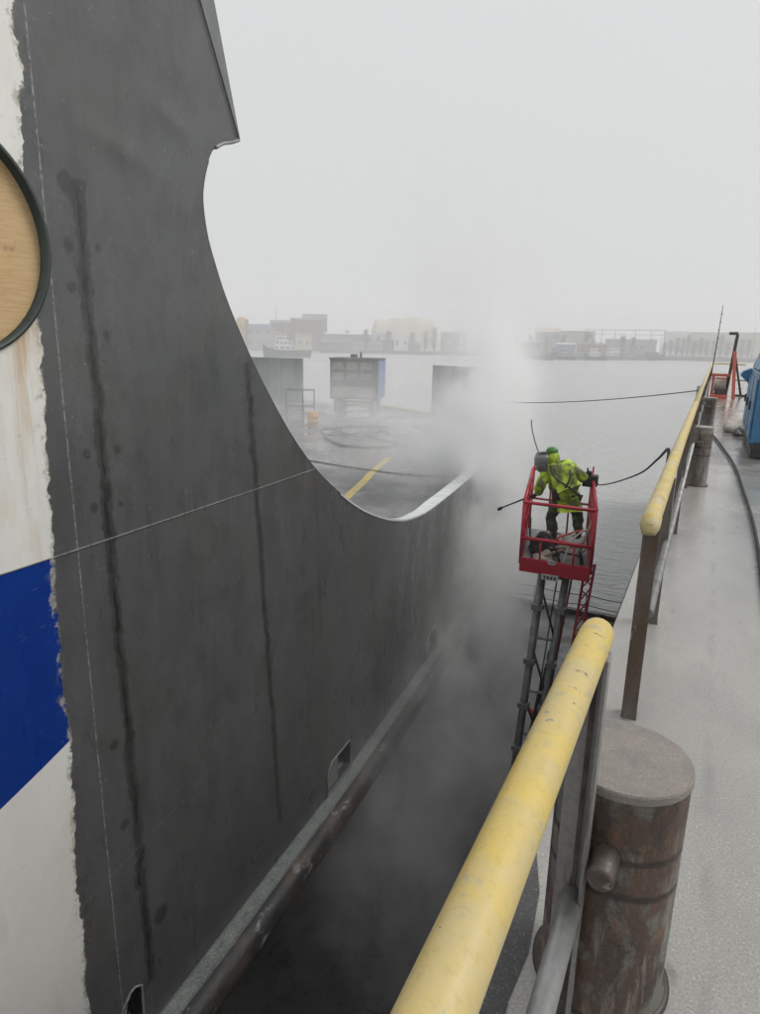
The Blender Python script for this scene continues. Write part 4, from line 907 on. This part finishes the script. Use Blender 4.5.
# sand heap
rr = random.Random(4); p = far_pt(407, 700, ZB); m = MB(); HS = top_at(407, 317, 700) - ZB
nx_, ny_ = 60, 14; grid = []
for i in range(nx_ + 1):
    row = []
    for j in range(ny_ + 1):
        u, v = i / nx_ * 2 - 1, j / ny_ * 2 - 1
        h = HS * min(1, (1 - abs(u)) * (2.6 if u > 0 else 4.5)) * min(1, max(0, 1 - abs(v)) * 1.8) * (.93 + .035 * math.sin(u * 5 + 1) + .025 * math.sin(u * 13 + v) + .03 * rr.random())
        row.append(m.bm.verts.new((u * wid(366, 447, 700) / 2, v * 22, h)))
    grid.append(row)
for i in range(nx_):
    for j in range(ny_): m.face([grid[i][j], grid[i + 1][j], grid[i + 1][j + 1], grid[i][j + 1]], True)
o = m.build('sand_heap', M['far_sand']); o.location = p; o.rotation_euler = (0, 0, facing(p)); tag(o, 'broad pale heap of sand on the far bank', 'sand heap')
# gantry frame lines over the quay
p = far_pt(622, 690, ZB); gt = thing('gantry_frame', 'long thin steel gantry frame right of the white roofed hall', 'gantry', loc=p, rz=facing(p))
GH = top_at(622, 330, 690) - ZB
for x in (-34, -20, -8, 10, 24, 36):
    m = MB(); m.box((x, 0, GH / 2), (.5, .5, GH)); m.build('leg', M['far_slate'], gt)
m = MB(); m.box((0, 0, GH), (74, .6, .5)); m.box((0, 0, GH * .82), (74, .35, .3)); m.build('top_beam', M['far_slate'], gt)
# masts and silo
for px, d, h, lab in ((660, 690, 21, 'grey lattice mast left of the bare tree row'), (277, 640, 40, 'tall thin mast above the moored tug'), (752, 700, 27, 'thin mast behind the blue machine at the right')):
    p = far_pt(px, d, ZB); t = thing('mast', lab, 'mast', 'masts on the far bank', loc=p, rz=facing(p)); m = MB(); m.tube([(0, 0, 0), (0, 0, h)], [.45, .15], 6)
    m.build('pole', M['far_slate'], t); m = MB()
    for k in range(3): m.box((0, 0, h * (.55 + .15 * k)), (3 - k * .6, .25, .25))
    m.build('yard', M['far_slate'], t)
p = far_pt(243, 600, ZB); t = thing('silo', 'yellow tan silo at the left end of the far bank', 'silo', loc=p); m = MB(); m.lathe([(4, 0), (4, 19), (4.8, 19.5), (4.8, 25), (2, 27.5)], (0, 0, 0), 18); m.build('tank', M['far_yellow'], t)
m = MB(); m.box((5.4, 0, 12.5), (1.6, 1.6, 25)); m.build('stair_tower', M['far_slate'], t)
# quay wall on the right
p = far_pt(700, 640, ZW); o = MB().box((0, 0, 1.7), (150, 6, 3.4)).build('quay_wall', M['far_quay']); o.location = p; o.rotation_euler = (0, 0, facing(p) - .04); tag(o, 'dark quay wall under the row of bare trees', 'wall')
p = far_pt(385, 622, ZW); o = MB().box((0, 0, 1.5), (120, 4, 3.0)).build('quay_wall', M['far_quay']); o.location = p; o.rotation_euler = (0, 0, facing(p)); tag(o, 'dark quay wall before the green grey warehouse', 'wall')
# winter trees
def tree_mesh(seed, h, spread):
    rr = random.Random(seed); t = MB(); t.tube([(0, 0, 0), (rr.uniform(-.2, .2), 0, h * .45), (rr.uniform(-.4, .4), 0, h * .9)], [h * .03, h * .02, h * .006], 6)
    c = MB()
    for k in range(150):
        z0 = h * rr.uniform(.10, .85) ** 1.0; a = rr.uniform(0, 6.283); L = spread * rr.uniform(.35, 1) * (1.1 - .75 * z0 / h); p = Vector((0, 0, z0))
        q = p + Vector((math.cos(a) * L, math.sin(a) * L, L * rr.uniform(.7, 1.7))); w = rr.uniform(.05, .13)
        c.tube([p, p.lerp(q, .5) + Vector((rr.uniform(-.3, .3), 0, .2)), q], [w * 1.4, w, w * .5], 3, cap=False)
        for _ in range(3):
            s0 = p.lerp(q, rr.uniform(.4, 1)); s1 = s0 + Vector((rr.uniform(-1, 1), rr.uniform(-1, 1), rr.uniform(.2, 1.3))) * spread * .3
            c.tube([s0, s1], [w * .7, w * .3], 3, cap=False)
    return t, c
protos = []
for i in range(5):
    t, c = tree_mesh(20 + i, 16 + i * 1.4, 5.4); tt = thing('bare_tree', 'x', 'tree', 'bare winter trees on the far bank'); t.build('trunk', M['twig'], tt); c.build('crown', M['twig'], tt); protos.append(tt)
used = set(); idx = 0
spots = [(664, 700), (670, 712), (676, 705), (682, 700), (687, 712), (693, 703), (700, 710), (706, 702), (713, 712), (720, 704), (727, 710), (734, 705), (741, 712), (748, 706), (366, 640), (378, 655), (388, 640), (412, 640), (425, 645), (434, 640), (443, 650), (530, 680), (545, 650), (562, 640), (585, 650), (592, 640), (622, 660), (632, 650), (262, 655), (280, 650), (290, 665), (303, 655), (332, 690), (340, 700), (347, 690), (355, 705), (363, 700), (451, 690), (458, 700), (464, 690), (472, 705), (480, 695), (500, 690), (508, 705), (516, 700), (600, 720), (612, 730), (640, 720), (650, 715)]
for px, d in spots:
    k = idx % 5; o = protos[k] if k not in used else copy_tree(protos[k]); used.add(k); idx += 1
    o.location = far_pt(px, d, ZB); o.rotation_euler = (0, 0, R.uniform(0, 6)); s_ = R.uniform(.8, 1.1); o.scale = (s_, s_, s_)
    o['label'] = 'bare winter tree in the row before the long tan warehouse' if px > 655 else 'bare winter tree before the brick block behind the moving tugboat' if px < 310 else 'bare winter tree between the brick block and the sand heap' if px < 365 else 'bare winter tree on the quay below the sand heap' if px < 446 else 'bare winter tree on the bank behind the steam plume' if px < 530 else 'bare winter tree on the bank behind the moored boats' if px < 598 else 'bare winter tree beside the gantry frame on the far bank'
    o['group'] = {0: 'trees before the long warehouse', 1: 'trees behind the steam plume', 2: 'trees by the gantry frame', 3: 'trees beside the brick block', 4: 'trees before the brick block', 5: 'trees below the sand heap', 6: 'trees behind the moored boats'}[0 if px > 655 else 4 if px < 310 else 3 if px < 365 else 5 if px < 446 else 1 if px < 530 else 6 if px < 598 else 2]
# boats
def boat(px, dist, L, label, hullm, housem, decks=1, mast=8, name='boat', flip=1, rz=0):
    p = far_pt(px, dist, ZW); t = thing(name, label, 'boat', None, loc=p, rz=facing(p) + rz)
    m = MB(); B = L * .26
    sec = [(-.5, .75, .0), (-.35, 1, 0), (.2, 1, .0), (.4, .6, .35), (.5, .05, .8)]; prev = None; H = L * .12 + .8
    for u, w, sh in sec:
        x = u * L * flip; ring = [m.bm.verts.new(q) for q in ((x, -B / 2 * w, H + sh * H), (x * .97, -B / 2 * w * .7, -.4), (x * .97, B / 2 * w * .7, -.4), (x, B / 2 * w, H + sh * H))]
        if prev:
            for j in range(4): m.face([prev[j], prev[(j + 1) % 4], ring[(j + 1) % 4], ring[j]])
        else: m.face(ring)
        prev = ring
    m.face(prev[::-1]); m.build('hull', M[hullm], t)
    z = H
    for k in range(decks):
        w = L * (.46 - .12 * k); m = MB(); hh = 2.9; xo = L * .05 * flip * (1 + k * .5); m.box((xo, 0, z + hh / 2), (w, B * (.62 - .1 * k), hh)); m.box((xo, 0, z + hh + .08), (w * 1.08, B * (.70 - .1 * k), .16)); c = m.build('deckhouse', M[housem], t)
        for i in range(4):
            m = MB(); m.box((xo - w / 2 + (i + .5) * w / 4, -B * (.62 - .1 * k) / 2 - .05, z + 1.6), (w / 4 * .6, .1, .8)); m.build('window', M['glass_dark'], c)
        z += hh + .16
    m = MB(); m.tube([(L * .02 * flip, 0, z), (L * .02 * flip, 0, z + mast)], [.18, .08], 6); m.box((L * .02 * flip, 0, z + mast * .6), (1.6, .15, .15)); m.build('mast', M['far_white'], t)
    return t
boat(287, 455, 32, 'white tugboat with stacked wheelhouse and dark hull under way', 'far_hull', 'far_white', 3, 7, 'tugboat', flip=-1, rz=.15)
boat(538, 520, 26, 'dark low barge boat at left end of the moored boats', 'far_hull', 'far_grey', 1, 3, flip=1)
boat(579, 560, 17, 'blue grey workboat moored beside the dark barge boat', 'far_blue', 'far_grey', 1, 7, rz=.3)
boat(596, 560, 18, 'dark tug with white wheelhouse in the middle of the moored boats', 'far_hull', 'far_white', 2, 9, 'tugboat', flip=-1)
boat(612, 585, 22, 'white topped boat right of the dark tug', 'far_slate', 'far_white', 2, 5)
boat(633, 600, 20, 'slate grey boat at right end of the moored boats', 'far_slate', 'far_grey', 1, 6, flip=-1)
boat(525, 545, 14, 'smallest dark workboat beside the steam plume', 'far_hull', 'far_grey', 1, 5)
boat(566, 545, 15, 'dark workboat with grey cabin between barge boat and dark tug', 'far_hull', 'far_grey', 2, 8, flip=-1)
boat(650, 615, 24, 'long dark barge moored farthest right of the boats', 'far_hull', 'far_rust', 1, 4)
boat(553, 600, 16, 'small blue cabin boat behind the dark barge boat', 'far_blue', 'far_blue', 2, 5)
# moored pontoon beyond the walkway's end
m = MB(); m.box((0, 0, .9), (14, 5, 2.6)); m.box((3, .5, 2.8), (4, 2.5, 1.4)); p = far_pt(733, 190, ZW); o = m.build('pontoon', M['far_slate']); o.location = p; o.rotation_euler = (0, 0, facing(p)); tag(o, 'blue grey pontoon afloat beyond the end of the walkway', 'pontoon')

# ------------------------------------------------------------------ steam and haze
def vol_mat(name, dens, anis=.0, col=(1, 1, 1)):
    m = bpy.data.materials.new(name); m.use_nodes = True; nt = m.node_tree
    nt.nodes.remove(nt.nodes['Principled BSDF'])
    v = nt.nodes.new('ShaderNodeVolumePrincipled'); v.inputs['Color'].default_value = (*col, 1); v.inputs['Anisotropy'].default_value = anis
    nt.links.new(v.outputs[0], nt.nodes['Material Output'].inputs['Volume']); n = N(nt); n.put(v.inputs['Density'], dens(n) if callable(dens) else dens); return m
def blobs(lst, amp, nscale, lo, hi, dist=.0):
    def f(n):
        co = n.coord(); tot = None
        wv = n.noise(nscale, 4, .68, (1, 1, .75))
        for (c, r, a) in lst:
            mp = n.node('ShaderNodeMapping'); n.put(mp.inputs['Vector'], co); mp.vector_type = 'POINT'
            mp.inputs['Scale'].default_value = tuple(.42 / q for q in r); mp.inputs['Location'].default_value = tuple(-q / s * .42 for q, s in zip(c, r))
            gr = n.node('ShaderNodeTexGradient', gradient_type='QUADRATIC_SPHERE'); n.put(gr.inputs[0], mp.outputs[0])
            e = n.math('MULTIPLY', gr.outputs['Fac'], a)
            tot = e if tot is None else n.math('ADD', tot, e)
        k = n.ramp(wv, lo, hi, .08, 1.7)
        return n.math('MULTIPLY', n.math('MULTIPLY', tot, k), amp)
    return f
steam = [((-5.20, 18.2, -1.15), (.56, 1.4, .85), 3.0), ((-5.55, 18.7, .10), (.76, 1.6, .95), 1.9), ((-5.70, 18.9, 1.35), (.72, 1.6, .95), .62), ((-6.1, 19.0, 2.9), (1.2, 1.8, 1.4), .24), ((-7.2, 19.2, 4.9), (1.8, 1.8, 1.8), .11),
         ((-4.72, 17.0, -2.9), (.58, 1.7, 1.0), 1.7), ((-4.4, 16.0, -4.6), (.70, 2.3, 1.1), .60), ((-4.6, 13.9, -6.1), (1.1, 2.9, 1.3), .26), ((-4.2, 10.4, -6.9), (1.7, 3.6, 1.4), .28), ((-6.9, 19.6, -1.3), (1.0, 2.0, .9), .55), ((-8.0, 20.5, -1.7), (1.6, 2.4, .7), .36)]
m = MB(); m.box((-5.9, 15.6, -.5), (6.6, 17.0, 16.8)); o = m.build('steam', vol_mat('steam_volume', blobs(steam, 1.9, 1.0, .40, .62), .0)); tag(o, kind='stuff'); o.data.materials[0].cycles.volume_step_rate = .5
mist = [((-9, 21, -2.0), (3.2, 5.5, .9), .30), ((-13, 27, -1.7), (5.5, 8, 1.3), .17), ((-17, 33, -1.0), (8, 7, 2.0), .10)]
m = MB(); m.box((-18.3, 29, .2), (18.0, 24, 5.4)); o = m.build('deck_mist', vol_mat('mist_volume', blobs(mist, .60, .45, .36, .64), 0)); tag(o, kind='stuff'); o.data.materials[0].cycles.volume_step_rate = .9
m = MB(); m.box((0, 560, 14.3), (1900, 1240, 51)); hz = m.build('haze', vol_mat('haze_volume', .0012)); tag(hz, kind='stuff')

# ------------------------------------------------------------------ sky and light
w = bpy.data.worlds.new('World'); sc.world = w; w.use_nodes = True; nt = w.node_tree; n = N(nt); bg = nt.nodes['Background']
sky = n.node('ShaderNodeTexSky', sky_type='NISHITA'); sky.sun_disc = False
SE, SR = RAD(48), RAD(60)
sky.sun_elevation = SE; sky.sun_rotation = SR; sky.dust_density = 4
hs_ = n.node('ShaderNodeHueSaturation'); hs_.inputs['Saturation'].default_value = .12; nt.links.new(sky.outputs[0], hs_.inputs['Color'])
x, y, z = n.xyz(n.coord('Generated'))
cl = n.noise(1.5, 4, .5, (1, 1, 2.2), vec=n.coord('Generated'))
grad = n.mix(n.ramp(z, -.02, .62), (5.55, 5.62, 5.62), (6.3, 6.4, 6.48))
grad = n.mix(n.ramp(cl, .35, .7, 0, .12), grad, (5.2, 5.3, 5.4))
n.put(bg.inputs['Color'], n.mix(.88, hs_.outputs[0], grad)); bg.inputs['Strength'].default_value = .125
sl_ = bpy.data.lights.new('sun', 'SUN'); sl_.energy = 1.5; sl_.angle = RAD(25); sl_.color = (1, .97, .93); so = bpy.data.objects.new('sun', sl_); COL.objects.link(so)
so.rotation_euler = Vector((math.sin(SR) * math.cos(SE), math.cos(SR) * math.cos(SE), math.sin(SE))).to_track_quat('Z', 'Y').to_euler()
vs_ = sc.view_settings; vs_.view_transform = 'Standard'; vs_.look = 'None'; vs_.exposure = 0; vs_.gamma = 1; vs_.use_curve_mapping = False
c = sc.cycles; c.max_bounces = 12; c.diffuse_bounces = 3; c.glossy_bounces = 3; c.volume_bounces = 12; c.transparent_max_bounces = 12; c.use_denoising = True; c.adaptive_threshold = .03; c.caustics_reflective = False; c.caustics_refractive = False
c.volume_max_steps = 256
